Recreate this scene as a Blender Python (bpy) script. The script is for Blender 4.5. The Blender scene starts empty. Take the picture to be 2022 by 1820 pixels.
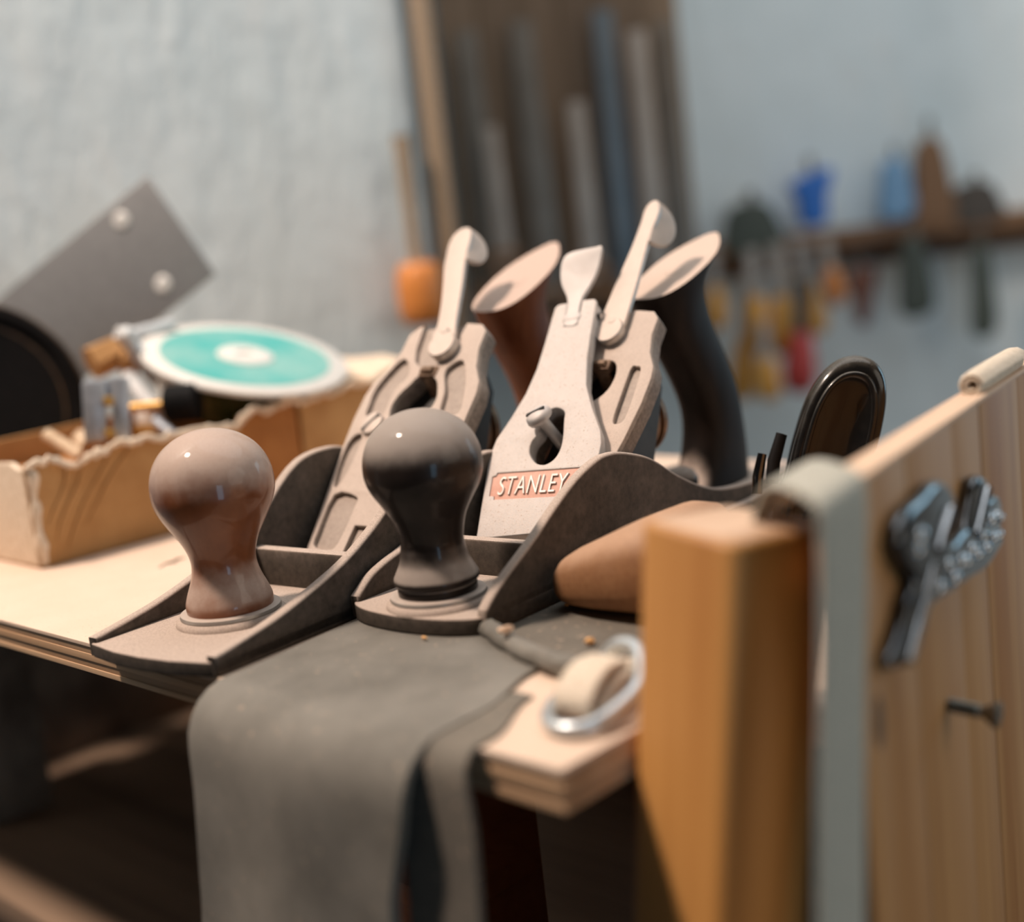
import bpy, bmesh, math, random
from mathutils import Vector, Matrix, Quaternion, noise
random.seed(7)
sc = bpy.context.scene
col = sc.collection
R = math.radians

# ------------------------------------------------------------------ frame of reference
# Everything is measured in millimetres from the camera (x right, y away, z up);
# ZS is the shelf top, which stands 0.9 m above the floor.
ZS = -133.5
def P(x, y, z):
    return Vector((x / 1000.0, y / 1000.0, (z - ZS + 900.0) / 1000.0))

# ------------------------------------------------------------------ camera
WM = Matrix(((0.9936370, -0.1126297, 0.0),
             (-0.0190199, -0.1677970, 0.9856381),
             (-0.1110121, -0.9793665, -0.1688715)))
FPX, CX, CY = 2647.0, 1010.0, 902.0
cam_d = bpy.data.cameras.new('camera')
cam = bpy.data.objects.new('camera', cam_d)
col.objects.link(cam)
rx, ry, rz = WM.col[0], -WM.col[1], -WM.col[2]
cam.matrix_world = Matrix(((rx[0], ry[0], rz[0], 0), (rx[1], ry[1], rz[1], 0), (rx[2], ry[2], rz[2], P(0, 0, 0).z), (0, 0, 0, 1)))
cam_d.lens = 50.0
cam_d.sensor_fit = 'HORIZONTAL'
cam_d.sensor_width = 50.0 * 2022 / FPX
cam_d.shift_x = 1.0 / 2022
cam_d.shift_y = -8.0 / 2022
cam_d.clip_start = 0.02
cam_d.dof.use_dof = True
cam_d.dof.focus_distance = 0.497
cam_d.dof.aperture_fstop = 3.7
sc.camera = cam

# ------------------------------------------------------------------ light
sc.view_settings.view_transform = 'Standard'
sc.view_settings.look = 'None'
sc.view_settings.gamma = 1.0
sc.view_settings.use_curve_mapping = False
sc.view_settings.exposure = 0.0
world = bpy.data.worlds.new('world')
sc.world = world
world.use_nodes = True
wb = world.node_tree.nodes['Background']
wb.inputs[0].default_value = (1.0, 0.95, 0.9, 1)
wb.inputs[1].default_value = 0.03

def area(name, loc, target, size, power, color, size_y=None, shape='DISK'):
    l = bpy.data.lights.new(name, 'AREA')
    l.energy = power
    l.color = color
    l.shape = shape
    l.size = size
    if size_y: l.size_y = size_y
    o = bpy.data.objects.new(name, l)
    o.location = loc
    o.rotation_euler = (Vector(target) - Vector(loc)).to_track_quat('-Z', 'Y').to_euler()
    col.objects.link(o)
    return o
KT = P(0, 470, -90)
KD = Vector((-0.48, -0.03, 0.877)).normalized()
area('ceiling_lamp', KT + KD * 1.9, KT, 0.2, 46, (1.0, 0.81, 0.68))
area('window_daylight', P(1900, 1500, 200), P(100, 700, -60), 0.45, 4.5, (0.50, 0.80, 1.0), 0.9, 'RECTANGLE')
area('window_behind', P(800, -1500, -250), P(50, 500, -80), 0.4, 4.5, (0.45, 0.74, 1.0), 0.9, 'RECTANGLE')
area('room_light', P(1500, -350, 350), P(60, 450, -90), 1.3, 7.2, (1.0, 0.88, 0.74))
area('back_wall_fill', P(350, 950, 1150), P(250, 1500, -60), 1.5, 11, (0.97, 0.985, 1.0))  # added fill that brightens the two walls, not a lamp of the room

# ------------------------------------------------------------------ material helpers
def nmat(name):
    m = bpy.data.materials.new(name)
    m.use_nodes = True
    nt = m.node_tree
    b = nt.nodes['Principled BSDF']
    return m, nt, b
def rgba(c): return (c[0], c[1], c[2], 1.0)
def add(nt, t, **kw):
    n = nt.nodes.new(t)
    for k, v in kw.items(): setattr(n, k, v)
    return n
def tex_noise(nt, scale, detail=4, rough=.55, stretch=None, coord='Object'):
    tc = add(nt, 'ShaderNodeTexCoord')
    n = add(nt, 'ShaderNodeTexNoise')
    n.inputs['Scale'].default_value = scale
    n.inputs['Detail'].default_value = detail
    n.inputs['Roughness'].default_value = rough
    if stretch:
        mp = add(nt, 'ShaderNodeMapping')
        mp.inputs['Scale'].default_value = stretch
        nt.links.new(tc.outputs[coord], mp.inputs[0])
        nt.links.new(mp.outputs[0], n.inputs[0])
    else:
        nt.links.new(tc.outputs[coord], n.inputs[0])
    return n
def ramp(nt, src, stops):
    r = add(nt, 'ShaderNodeValToRGB')
    e = r.color_ramp.elements
    while len(e) < len(stops): e.new(0.5)
    for i, (p, c) in enumerate(stops):
        e[i].position = p
        e[i].color = rgba(c) if len(c) == 3 else c
    nt.links.new(src, r.inputs[0])
    return r
def mix(nt, fac, a, b):
    m = add(nt, 'ShaderNodeMix', data_type='RGBA')
    if isinstance(fac, (int, float)): m.inputs[0].default_value = fac
    else: nt.links.new(fac, m.inputs[0])
    for i, v in ((6, a), (7, b)):
        if isinstance(v, tuple): m.inputs[i].default_value = rgba(v)
        else: nt.links.new(v, m.inputs[i])
    return m.outputs[2]
def math_n(nt, op, a, b, clamp=False):
    m = add(nt, 'ShaderNodeMath', operation=op, use_clamp=clamp)
    for i, v in ((0, a), (1, b)):
        if isinstance(v, (int, float)): m.inputs[i].default_value = v
        else: nt.links.new(v, m.inputs[i])
    return m.outputs[0]
def bump(nt, b, src, strength, dist=0.001):
    bp = add(nt, 'ShaderNodeBump')
    bp.inputs['Strength'].default_value = strength
    bp.inputs['Distance'].default_value = dist
    nt.links.new(src, bp.inputs['Height'])
    nt.links.new(bp.outputs[0], b.inputs['Normal'])

DUST = (0.59, 0.475, 0.40)
def m_dusty(name, c1, c2=None, dust=DUST, amt=.9, lo=.1, hi=.75, rough=.45, metal=0.0, nscale=220, stretch=None,
            coat=0.0, patch=.35, grain=.25, bumpy=.15, spec=.5, speck=None, thr=.64):
    """a surface with a deposit of sawdust on whatever faces up"""
    m, nt, b = nmat(name)
    n1 = tex_noise(nt, nscale, 5, .6, stretch)
    base = ramp(nt, n1.outputs[0], [(.3, c1), (.7, c2 or c1)]).outputs[0]
    g = add(nt, 'ShaderNodeNewGeometry')
    s = add(nt, 'ShaderNodeSeparateXYZ')
    nt.links.new(g.outputs['Normal'], s.inputs[0])
    n2 = tex_noise(nt, 90, 3, .6)
    nz = math_n(nt, 'ADD', s.outputs[2], math_n(nt, 'MULTIPLY', math_n(nt, 'SUBTRACT', n2.outputs[0], .5), patch * 2))
    mr = add(nt, 'ShaderNodeMapRange', interpolation_type='SMOOTHSTEP')
    mr.inputs[1].default_value = lo; mr.inputs[2].default_value = hi
    mr.inputs[3].default_value = 0; mr.inputs[4].default_value = amt
    nt.links.new(nz, mr.inputs[0])
    n3 = tex_noise(nt, 1500, 2, .7)
    sp = ramp(nt, n3.outputs[0], [(.35, (1 - grain,) * 3), (.6, (1, 1, 1))])
    fac = math_n(nt, 'MULTIPLY', mr.outputs[0], sp.outputs[0])
    cc_ = mix(nt, fac, base, dust)
    if speck:
        n4 = tex_noise(nt, 1100, 2, .6)
        f4 = ramp(nt, n4.outputs[0], [(thr, (0, 0, 0)), (thr + .08, (.8, .8, .8))]).outputs[0]
        cc_ = mix(nt, f4, cc_, speck)
    nt.links.new(cc_, b.inputs['Base Color'])
    b.inputs['Specular IOR Level'].default_value = spec
    rr = add(nt, 'ShaderNodeMapRange')
    rr.inputs[3].default_value = rough; rr.inputs[4].default_value = max(rough, .72)
    nt.links.new(fac, rr.inputs[0])
    nt.links.new(rr.outputs[0], b.inputs['Roughness'])
    mm = math_n(nt, 'MULTIPLY', math_n(nt, 'SUBTRACT', 1.0, fac), metal)
    nt.links.new(mm, b.inputs['Metallic'])
    if coat:
        b.inputs['Coat Weight'].default_value = coat
        b.inputs['Coat Roughness'].default_value = .07
    if bumpy: bump(nt, b, n3.outputs[0], bumpy, .0006)
    return m
def m_plain(name, c1, c2=None, rough=.5, metal=0.0, nscale=120, stretch=None, coat=0.0, bumpy=0.0, detail=4, spec=.5, lohi=(.35, .65)):
    m, nt, b = nmat(name)
    n = tex_noise(nt, nscale, detail, .6, stretch)
    r = ramp(nt, n.outputs[0], [(lohi[0], c1), (lohi[1], c2 or c1)])
    nt.links.new(r.outputs[0], b.inputs['Base Color'])
    b.inputs['Roughness'].default_value = rough
    b.inputs['Metallic'].default_value = metal
    b.inputs['Specular IOR Level'].default_value = spec
    if coat:
        b.inputs['Coat Weight'].default_value = coat
        b.inputs['Coat Roughness'].default_value = .05
    if bumpy: bump(nt, b, n.outputs[0], bumpy, .002)
    return m
def m_wood(name, c1, c2, scale=1.0, axis=2, rough=.6, dark=None):
    """straight grained wood, grain along the given object axis"""
    m, nt, b = nmat(name)
    st = [1.0, 1.0, 1.0]; st[axis] = .05
    n = tex_noise(nt, 260 * scale, 5, .65, tuple(st))
    n2 = tex_noise(nt, 42 * scale, 3, .5, tuple(st))
    a = ramp(nt, n.outputs[0], [(.3, c1), (.7, c2)]).outputs[0]
    k = ramp(nt, n2.outputs[0], [(.40, dark or tuple(v * .72 for v in c1)), (.52, (1, 1, 1))]).outputs[0]
    mu = add(nt, 'ShaderNodeMix', data_type='RGBA', blend_type='MULTIPLY')
    mu.inputs[0].default_value = .55
    nt.links.new(a, mu.inputs[6]); nt.links.new(k, mu.inputs[7])
    nt.links.new(mu.outputs[2], b.inputs['Base Color'])
    b.inputs['Roughness'].default_value = rough
    bump(nt, b, n.outputs[0], .12, .0008)
    return m
def m_speckle(name, c, spots, rough=.75, scale=900, thr=.66, c2=None):
    m, nt, b = nmat(name)
    n = tex_noise(nt, scale, 2, .6)
    n0 = tex_noise(nt, 25, 4, .6)
    base = ramp(nt, n0.outputs[0], [(.3, c), (.7, c2 or c)]).outputs[0]
    f = ramp(nt, n.outputs[0], [(thr, (0, 0, 0)), (thr + .06, (1, 1, 1))]).outputs[0]
    nt.links.new(mix(nt, f, base, spots), b.inputs['Base Color'])
    b.inputs['Roughness'].default_value = rough
    bump(nt, b, n.outputs[0], .15, .0006)
    return m

M = {}
M['iron'] = m_dusty('dusty_iron', (.05, .041, .033), (.085, .068, .054), amt=.85, lo=.05, hi=.65, rough=.8, metal=.0, nscale=400, spec=.2, patch=.14)
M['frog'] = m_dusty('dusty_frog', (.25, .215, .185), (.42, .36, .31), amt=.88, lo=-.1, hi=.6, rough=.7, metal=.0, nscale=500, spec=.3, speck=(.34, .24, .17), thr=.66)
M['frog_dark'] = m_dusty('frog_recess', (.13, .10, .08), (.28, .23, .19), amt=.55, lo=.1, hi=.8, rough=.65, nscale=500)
M['steel'] = m_dusty('dusty_steel', (.42, .39, .36), (.55, .51, .47), amt=.82, lo=-.1, hi=.6, rough=.38, metal=.6)
M['cap'] = m_dusty('lever_cap_paint', (.46, .45, .44), (.58, .56, .54), dust=(.62, .525, .465), amt=.8, lo=.0, hi=.75, rough=.5, metal=.1, nscale=300, grain=.45, speck=(.40, .29, .22), thr=.62)
M['chrome_lever'] = m_dusty('bright_steel', (.42, .42, .42), (.5, .49, .48), dust=(.58, .51, .465), amt=.7, lo=-.1, hi=.6, rough=.42, metal=.5, bumpy=0.05)
M['logo'] = m_dusty('logo_red', (.58, .24, .16), (.66, .33, .24), dust=(.70, .47, .38), amt=.55, lo=.2, hi=.9, rough=.6, nscale=900)
M['letter'] = m_plain('logo_letter', (.62, .55, .50), (.72, .66, .60), rough=.5, metal=.1)
M['knob_red'] = m_dusty('rosewood_knob', (.13, .036, .012), (.26, .088, .032), dust=(.56, .44, .365), amt=.80, lo=-.16, hi=.50, rough=.36, nscale=55, stretch=(1, 1, .35), coat=.4, spec=.3, patch=.30, grain=.1, bumpy=0)
M['knob_black'] = m_dusty('dark_knob', (.012, .009, .008), (.03, .022, .018), dust=(.37, .315, .275), amt=.9, lo=.06, hi=.48, rough=.36, nscale=60, coat=.2, spec=.12, patch=.12, grain=.05, bumpy=0)
M['tote_red'] = m_dusty('rosewood_tote', (.11, .030, .010), (.22, .075, .03), dust=(.60, .46, .385), amt=.93, lo=.35, hi=.7, rough=.45, nscale=90, stretch=(1, 1, .2), spec=.15, coat=.02, patch=.1, grain=.1, bumpy=0)
M['tote_black'] = m_dusty('dark_tote', (.008, .006, .005), (.020, .013, .010), dust=(.62, .49, .41), amt=.95, lo=.35, hi=.7, rough=.5, nscale=90, stretch=(1, 1, .2), spec=.12, coat=0, patch=.1, grain=.1, bumpy=0)
M['brass_dark'] = m_plain('tarnished_brass', (.16, .085, .045), (.26, .15, .08), rough=.42, metal=.6)
M['black_paint'] = m_plain('black_paint', (.012, .011, .010), (.03, .026, .022), rough=.55)
M['rust'] = m_plain('rusty_lever', (.10, .055, .03), (.26, .17, .11), rough=.7, metal=.3, nscale=300)
M['ferrule'] = m_dusty('dusty_ferrule', (.42, .37, .33), (.5, .45, .4), amt=.6, lo=.3, hi=.9, rough=.35, metal=.5)
M['shelf_top'] = m_speckle('plywood_face', (.66, .50, .38), (.38, .24, .15), thr=.68, c2=(.72, .555, .435))
M['ply_a'] = m_wood('ply_light', (.70, .49, .31), (.60, .40, .24), .6, 0, .7)
M['ply_b'] = m_wood('ply_dark', (.50, .32, .18), (.60, .42, .27), .6, 0, .7)
M['felt'] = m_speckle('grey_felt', (.12, .112, .095), (.32, .26, .20), rough=.95, scale=420, thr=.66, c2=(.22, .205, .178))
M['felt_dark'] = m_speckle('grey_felt_back', (.12, .105, .085), (.33, .25, .19), rough=.95, scale=420, thr=.64, c2=(.18, .16, .13))
M['leather'] = m_dusty('brown_leather', (.26, .115, .045), (.34, .165, .07), dust=(.55, .36, .24), amt=.55, lo=.0, hi=.9, rough=.7, nscale=500, grain=.2, bumpy=.4)
M['pine'] = m_wood('pine_panel', (.48, .255, .098), (.37, .18, .062), .55, 2, .55, dark=(.62, .42, .26))
M['pine_top'] = m_wood('pine_edge', (.72, .53, .39), (.64, .45, .31), .5, 0, .7)
M['post'] = m_wood('pine_post', (.54, .265, .075), (.45, .205, .052), .45, 2, .5, dark=(.68, .50, .33))
M['web'] = m_plain('cream_webbing', (.62, .52, .40), (.74, .64, .52), rough=.9, nscale=700, bumpy=.5)
M['web_grey'] = m_plain('grey_webbing', (.36, .36, .31), (.46, .45, .39), rough=.9, nscale=700, bumpy=.5)
M['ring'] = m_plain('zinc_ring', (.55, .60, .63), (.68, .72, .74), rough=.35, metal=.75)
M['chrome'] = m_plain('chrome', (.10, .105, .11), (.16, .165, .17), rough=.10, metal=1.0)
M['chrome_hi'] = m_plain('chrome_highlight', (.38, .40, .42), (.48, .50, .52), rough=.12, metal=1.0)  # paler copy of chrome: highlights of ridges and studs put into the colour
M['screw'] = m_plain('screw_steel', (.17, .15, .12), (.26, .24, .20), rough=.35, metal=.8)
M['black_gloss'] = m_dusty('glossy_black', (.006, .006, .006), (.012, .011, .010), dust=(.30, .26, .20), amt=.30, lo=.35, hi=.95, rough=.2, coat=.35, spec=.25, patch=.3, grain=.4, bumpy=0)
M['card'] = m_plain('cardboard', (.42, .215, .075), (.50, .275, .105), rough=.85, nscale=45, bumpy=.1)
M['card_orange'] = m_plain('cardboard_bare', (.33, .125, .028), (.40, .165, .042), rough=.85, nscale=60)
M['card_edge'] = m_plain('torn_cardboard', (.66, .52, .38), (.78, .64, .50), rough=.95, nscale=300, bumpy=.4)
M['white_plastic'] = m_plain('white_plastic', (.68, .655, .61), (.74, .715, .67), rough=.5)
M['teal'] = m_plain('teal_label', (.05, .40, .37), (.22, .47, .43), rough=.5, nscale=22, lohi=(.38, .62))
M['green_dark'] = m_plain('dark_green', (.012, .030, .008), (.03, .055, .014), rough=.35, nscale=80, stretch=(1, 1, 6))
M['zinc'] = m_plain('brushed_plate', (.27, .275, .28), (.31, .315, .32), rough=.42, metal=.35, nscale=200, stretch=(1, .1, 1))
M['zinc_light'] = m_plain('zinc_block', (.42, .45, .49), (.52, .55, .60), rough=.35, metal=.55)
M['rivet'] = m_plain('bright_rivet', (.78, .77, .74), (.84, .83, .80), rough=.35, metal=.1)
M['brass'] = m_plain('brass', (.55, .31, .08), (.62, .38, .12), rough=.45, metal=.7)
M['black'] = m_plain('matt_black', (.006, .006, .006), (.009, .008, .008), rough=.6, spec=.12)
M['black_rim'] = m_plain('worn_black_rim', (.05, .03, .015), (.10, .062, .032), rough=.4)
M['pale_grey'] = m_plain('pale_grey_plastic', (.60, .62, .63), (.70, .72, .73), rough=.45)
M['dowel'] = m_wood('dowel_wood', (.70, .54, .38), (.60, .43, .27), 1, 2, .7)
M['plaster'] = None
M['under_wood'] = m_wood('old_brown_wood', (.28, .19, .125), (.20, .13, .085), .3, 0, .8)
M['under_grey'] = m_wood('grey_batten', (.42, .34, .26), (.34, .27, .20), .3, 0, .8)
M['red_box'] = m_plain('red_brown_box', (.34, .10, .035), (.40, .13, .045), rough=.6)
M['floor'] = m_wood('floor_boards', (.13, .085, .055), (.09, .06, .04), .1, 1, .7)
M['crumb'] = m_plain('sawdust_crumb', (.72, .50, .34), (.80, .58, .42), rough=.9)
M['crumb_orange'] = m_plain('wood_crumb', (.66, .36, .14), (.72, .42, .18), rough=.9)

def m_plaster():
    m, nt, b = nmat('rough_plaster')
    n = tex_noise(nt, 6, 6, .65)
    n2 = tex_noise(nt, 16, 5, .65, (1.6, 1.6, .55))
    n3 = tex_noise(nt, 9, 4, .6, (1.3, 1.3, .4))
    a = ramp(nt, n.outputs[0], [(.3, (.68, .775, .80)), (.7, (.77, .845, .865))]).outputs[0]
    st = ramp(nt, n3.outputs[0], [(.58, (0, 0, 0)), (.72, (.55, .55, .55))]).outputs[0]
    nt.links.new(mix(nt, st, a, (.84, .825, .79)), b.inputs['Base Color'])
    b.inputs['Roughness'].default_value = .9
    bump(nt, b, n2.outputs[0], .55, .012)
    return m
M['plaster'] = m_plaster()

# ------------------------------------------------------------------ mesh helpers (all input in millimetres)
def to_mesh(name, verts, faces, smooth=False, scale=.001):
    me = bpy.data.meshes.new(name)
    me.from_pydata([tuple(c * scale for c in v) for v in verts], [], faces)
    bm = bmesh.new(); bm.from_mesh(me)
    bmesh.ops.recalc_face_normals(bm, faces=bm.faces)
    bm.to_mesh(me); bm.free()
    if smooth: me.polygons.foreach_set('use_smooth', [True] * len(me.polygons))
    me.update()
    return me
def join(meshes, name):
    bm = bmesh.new()
    for me in meshes: bm.from_mesh(me)
    out = bpy.data.meshes.new(name)
    bm.to_mesh(out); bm.free()
    for me in meshes: bpy.data.meshes.remove(me)
    return out
def xform(me, mat):
    me.transform(mat); return me
def autosmooth(me, deg=35):
    me.polygons.foreach_set('use_smooth', [True] * len(me.polygons))
    bm = bmesh.new(); bm.from_mesh(me)
    for e in bm.edges:
        if len(e.link_faces) == 2 and e.calc_face_angle(0) > R(deg): e.smooth = False
    bm.to_mesh(me); bm.free()
    return me
def obj(name, me, mat, parent=None, label=None, cat=None, group=None, kind=None):
    me.materials.clear()
    me.materials.append(M[mat] if isinstance(mat, str) else mat)
    me.name = name
    o = bpy.data.objects.new(name, me)
    col.objects.link(o)
    if parent: o.parent = parent
    tag(o, label, cat, group, kind)
    return o
def tag(o, label=None, cat=None, group=None, kind=None):
    if label: o['label'] = label
    if cat: o['category'] = cat
    if group: o['group'] = group
    if kind: o['kind'] = kind
    return o
def empty(name, loc, rotz=0, label=None, cat=None, group=None, rot=None):
    o = bpy.data.objects.new(name, None)
    o.empty_display_size = .02
    o.location = loc
    o.rotation_euler = rot if rot else (0, 0, rotz)
    col.objects.link(o)
    return tag(o, label, cat, group)
def frame(o, a, b, n=None):
    """matrix taking (u,v,w) to o + u*a + v*b + w*(a x b); o in mm"""
    a = Vector(a).normalized(); b = Vector(b).normalized()
    n = a.cross(b).normalized()
    o = Vector(o) * .001
    return Matrix(((a.x, b.x, n.x, o.x), (a.y, b.y, n.y, o.y), (a.z, b.z, n.z, o.z), (0, 0, 0, 1)))
def catmull(pts, n=6, closed=True):
    out = []; m = len(pts)
    rng = range(m) if closed else range(m - 1)
    for i in rng:
        if closed: p0, p1, p2, p3 = (pts[(i + k) % m] for k in (-1, 0, 1, 2))
        else: p0, p1, p2, p3 = pts[max(i - 1, 0)], pts[i], pts[i + 1], pts[min(i + 2, m - 1)]
        for k in range(n):
            t = k / n
            out.append(tuple(.5 * ((2 * b) + (c - a) * t + (2 * a - 5 * b + 4 * c - d) * t * t + (3 * b - a - 3 * c + d) * t ** 3)
                             for a, b, c, d in zip(p0, p1, p2, p3)))
    if not closed: out.append(tuple(pts[-1]))
    return out
def plate(outer, holes=(), depth=2.0, bevel=.3, mat=None, top=0.0, smooth_deg=35, res=2):
    """flat plate from a 2D outline with holes; its face lies at w=top and it is `depth` thick"""
    cu = bpy.data.curves.new('tmp', 'CURVE')
    cu.dimensions = '2D'; cu.fill_mode = 'BOTH'
    for pts in (outer,) + tuple(holes):
        sp = cu.splines.new('POLY')
        sp.points.add(len(pts) - 1)
        for q, p in zip(sp.points, pts): q.co = (p[0], p[1], 0, 1)
        sp.use_cyclic_u = True
    cu.extrude = max(depth / 2 - bevel, .001)
    cu.bevel_depth = bevel; cu.bevel_resolution = res; cu.offset = -bevel
    ob = bpy.data.objects.new('tmp', cu); col.objects.link(ob)
    dg = bpy.context.evaluated_depsgraph_get()
    me = bpy.data.meshes.new_from_object(ob.evaluated_get(dg))
    bpy.data.objects.remove(ob); bpy.data.curves.remove(cu)
    me.transform(Matrix.Translation((0, 0, top - depth / 2)))
    me.transform(Matrix.Scale(.001, 4))
    bm = bmesh.new(); bm.from_mesh(me)
    bmesh.ops.remove_doubles(bm, verts=bm.verts, dist=1e-6)
    bmesh.ops.recalc_face_normals(bm, faces=bm.faces)
    bm.to_mesh(me); bm.free()
    autosmooth(me, smooth_deg)
    if mat is not None: me.transform(mat)
    return me
def box(sx, sy, sz, bev=.5, mat=None, seg=2, c=(0, 0, 0)):
    bm = bmesh.new()
    bmesh.ops.create_cube(bm, size=1)
    bmesh.ops.scale(bm, vec=(sx * .001, sy * .001, sz * .001), verts=bm.verts)
    if bev: bmesh.ops.bevel(bm, geom=bm.edges[:], offset=bev * .001, segments=seg, profile=.5, affect='EDGES')
    bmesh.ops.translate(bm, vec=tuple(v * .001 for v in c), verts=bm.verts)
    me = bpy.data.meshes.new('box'); bm.to_mesh(me); bm.free()
    autosmooth(me, 40)
    if mat is not None: me.transform(mat)
    return me
def lathe(prof, seg=48, mat=None, smooth_deg=40, caps=True):
    """prof: (radius, height) in mm, axis = w"""
    v, f = [], []
    for r_, h in prof:
        for i in range(seg):
            a = 2 * math.pi * i / seg
            v.append((r_ * math.cos(a), r_ * math.sin(a), h))
    n = len(prof)
    for j in range(n - 1):
        for i in range(seg):
            k = (i + 1) % seg
            f.append((j * seg + i, j * seg + k, (j + 1) * seg + k, (j + 1) * seg + i))
    if caps: f.append(tuple(range(seg))[::-1]); f.append(tuple((n - 1) * seg + i for i in range(seg)))
    me = to_mesh('lathe', v, f)
    autosmooth(me, smooth_deg)
    if mat is not None: me.transform(mat)
    return me
def loft(rings, cap=True, smooth_deg=50, mat=None, closed=True):
    n = len(rings[0]); v = [p for r_ in rings for p in r_]; f = []
    for j in range(len(rings) - 1):
        for i in range(n if closed else n - 1):
            k = (i + 1) % n
            f.append((j * n + i, j * n + k, (j + 1) * n + k, (j + 1) * n + i))
    if cap:
        f.append(tuple(range(n))[::-1]); f.append(tuple((len(rings) - 1) * n + i for i in range(n)))
    me = to_mesh('loft', v, f); autosmooth(me, smooth_deg)
    if mat is not None: me.transform(mat)
    return me
def tube(path, rad, seg=12, mat=None, wob=0.0):
    pts = [Vector(p) for p in path]; rings = []; up = Vector((0, 0, 1))
    for i, p in enumerate(pts):
        t = (pts[min(i + 1, len(pts) - 1)] - pts[max(i - 1, 0)]).normalized()
        a = t.cross(up)
        if a.length < .1: a = t.cross(Vector((1, 0, 0)))
        a.normalize(); b = t.cross(a)
        r_ = rad[i] if isinstance(rad, (list, tuple)) else rad
        ring = []
        for k in range(seg):
            an = 2 * math.pi * k / seg
            rr = r_ * (1 + wob * noise.noise(Vector((p.x * .25, p.y * .25 + k * 1.3, p.z * .25))))
            ring.append(tuple(p + a * rr * math.cos(an) + b * rr * math.sin(an)))
        rings.append(ring)
    return loft(rings, True, 60, mat)
def ribbon(path, wdir, width, thick, mat=None, square=True):
    """band of webbing along a path (mm); wdir one vector or one per point"""
    rings = []
    pts = [Vector(p) for p in path]
    for i, p in enumerate(pts):
        t = (pts[min(i + 1, len(pts) - 1)] - pts[max(i - 1, 0)]).normalized()
        w_ = Vector(wdir[i] if isinstance(wdir, list) else wdir)
        if square: w_ = w_ - t * w_.dot(t)
        w_ = w_.normalized(); n_ = t.cross(w_).normalized()
        ww = width[i] if isinstance(width, list) else width
        ring = []
        for k in range(16):
            a = 2 * math.pi * k / 16
            cu, su = math.cos(a), math.sin(a)
            x_ = math.copysign(abs(cu) ** .35, cu) * ww / 2; y_ = math.copysign(abs(su) ** .6, su) * thick / 2
            ring.append(tuple(p + w_ * x_ + n_ * y_))
        rings.append(ring)
    return loft(rings, True, 60, mat)
def pxray(px, py):
    return WM @ Vector(((px - CX) / FPX, (py - CY) / FPX, 1.0))
def at(px, py, Y):
    d = pxray(px, py); k = Y / d.y
    return Vector((d.x * k, Y, d.z * k))
def onz(px, py, z=ZS):
    d = pxray(px, py); k = z / d.z
    return Vector((d.x * k, d.y * k, z))
def A(v):
    """camera-relative mm -> absolute mm"""
    return (v[0], v[1], v[2] - ZS + 900.0)
def wplace(me):
    """mesh given in camera-relative mm (already scaled to m) -> absolute"""
    me.transform(Matrix.Translation((0, 0, (900.0 - ZS) / 1000.0))); return me
def rebase(o):
    """put a mesh object's origin at the centre of its base"""
    me = o.data
    xs = [v.co.x for v in me.vertices]; ys = [v.co.y for v in me.vertices]; zs = [v.co.z for v in me.vertices]
    c = Vector(((min(xs) + max(xs)) / 2, (min(ys) + max(ys)) / 2, min(zs)))
    me.transform(Matrix.Translation(-c)); o.location = c
    return o

# ------------------------------------------------------------------ the room
def slab(name, corners, thick, mat, kind='structure'):
    """vertical wall from two floor points (mm), thickness to its far side"""
    (x0, y0), (x1, y1), z0, z1 = corners
    d = Vector((x1 - x0, y1 - y0, 0)).normalized(); n = Vector((-d.y, d.x, 0))
    pts = [(x0, y0), (x1, y1), (x1 + n.x * thick, y1 + n.y * thick), (x0 + n.x * thick, y0 + n.y * thick)]
    v = [A((x, y, z)) for z in (z0, z1) for x, y in pts]
    f = [(0, 1, 2, 3), (4, 5, 6, 7), (0, 1, 5, 4), (1, 2, 6, 5), (2, 3, 7, 6), (3, 0, 4, 7)]
    o = obj(name, to_mesh(name, v, f), mat); o['kind'] = kind
    return o
ZF = ZS - 900.0
slab('wall_left', ((-1400, 470), (-50, 1130), ZF, 1500), 120, 'plaster')
slab('wall_back', ((-400, 1760), (2600, 1760), ZF, 1500), 120, 'plaster')
v = [A(p) for p in ((-1500, -600, ZF), (2600, -600, ZF), (2600, 1900, ZF), (-1500, 1900, ZF), (-1500, -600, ZF - 40), (2600, -600, ZF - 40), (2600, 1900, ZF - 40), (-1500, 1900, ZF - 40))]
o = obj('floor', to_mesh('floor', v, [(0, 1, 2, 3), (4, 5, 6, 7), (0, 1, 5, 4), (1, 2, 6, 5), (2, 3, 7, 6), (3, 0, 4, 7)]), 'floor'); o['kind'] = 'structure'

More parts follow.
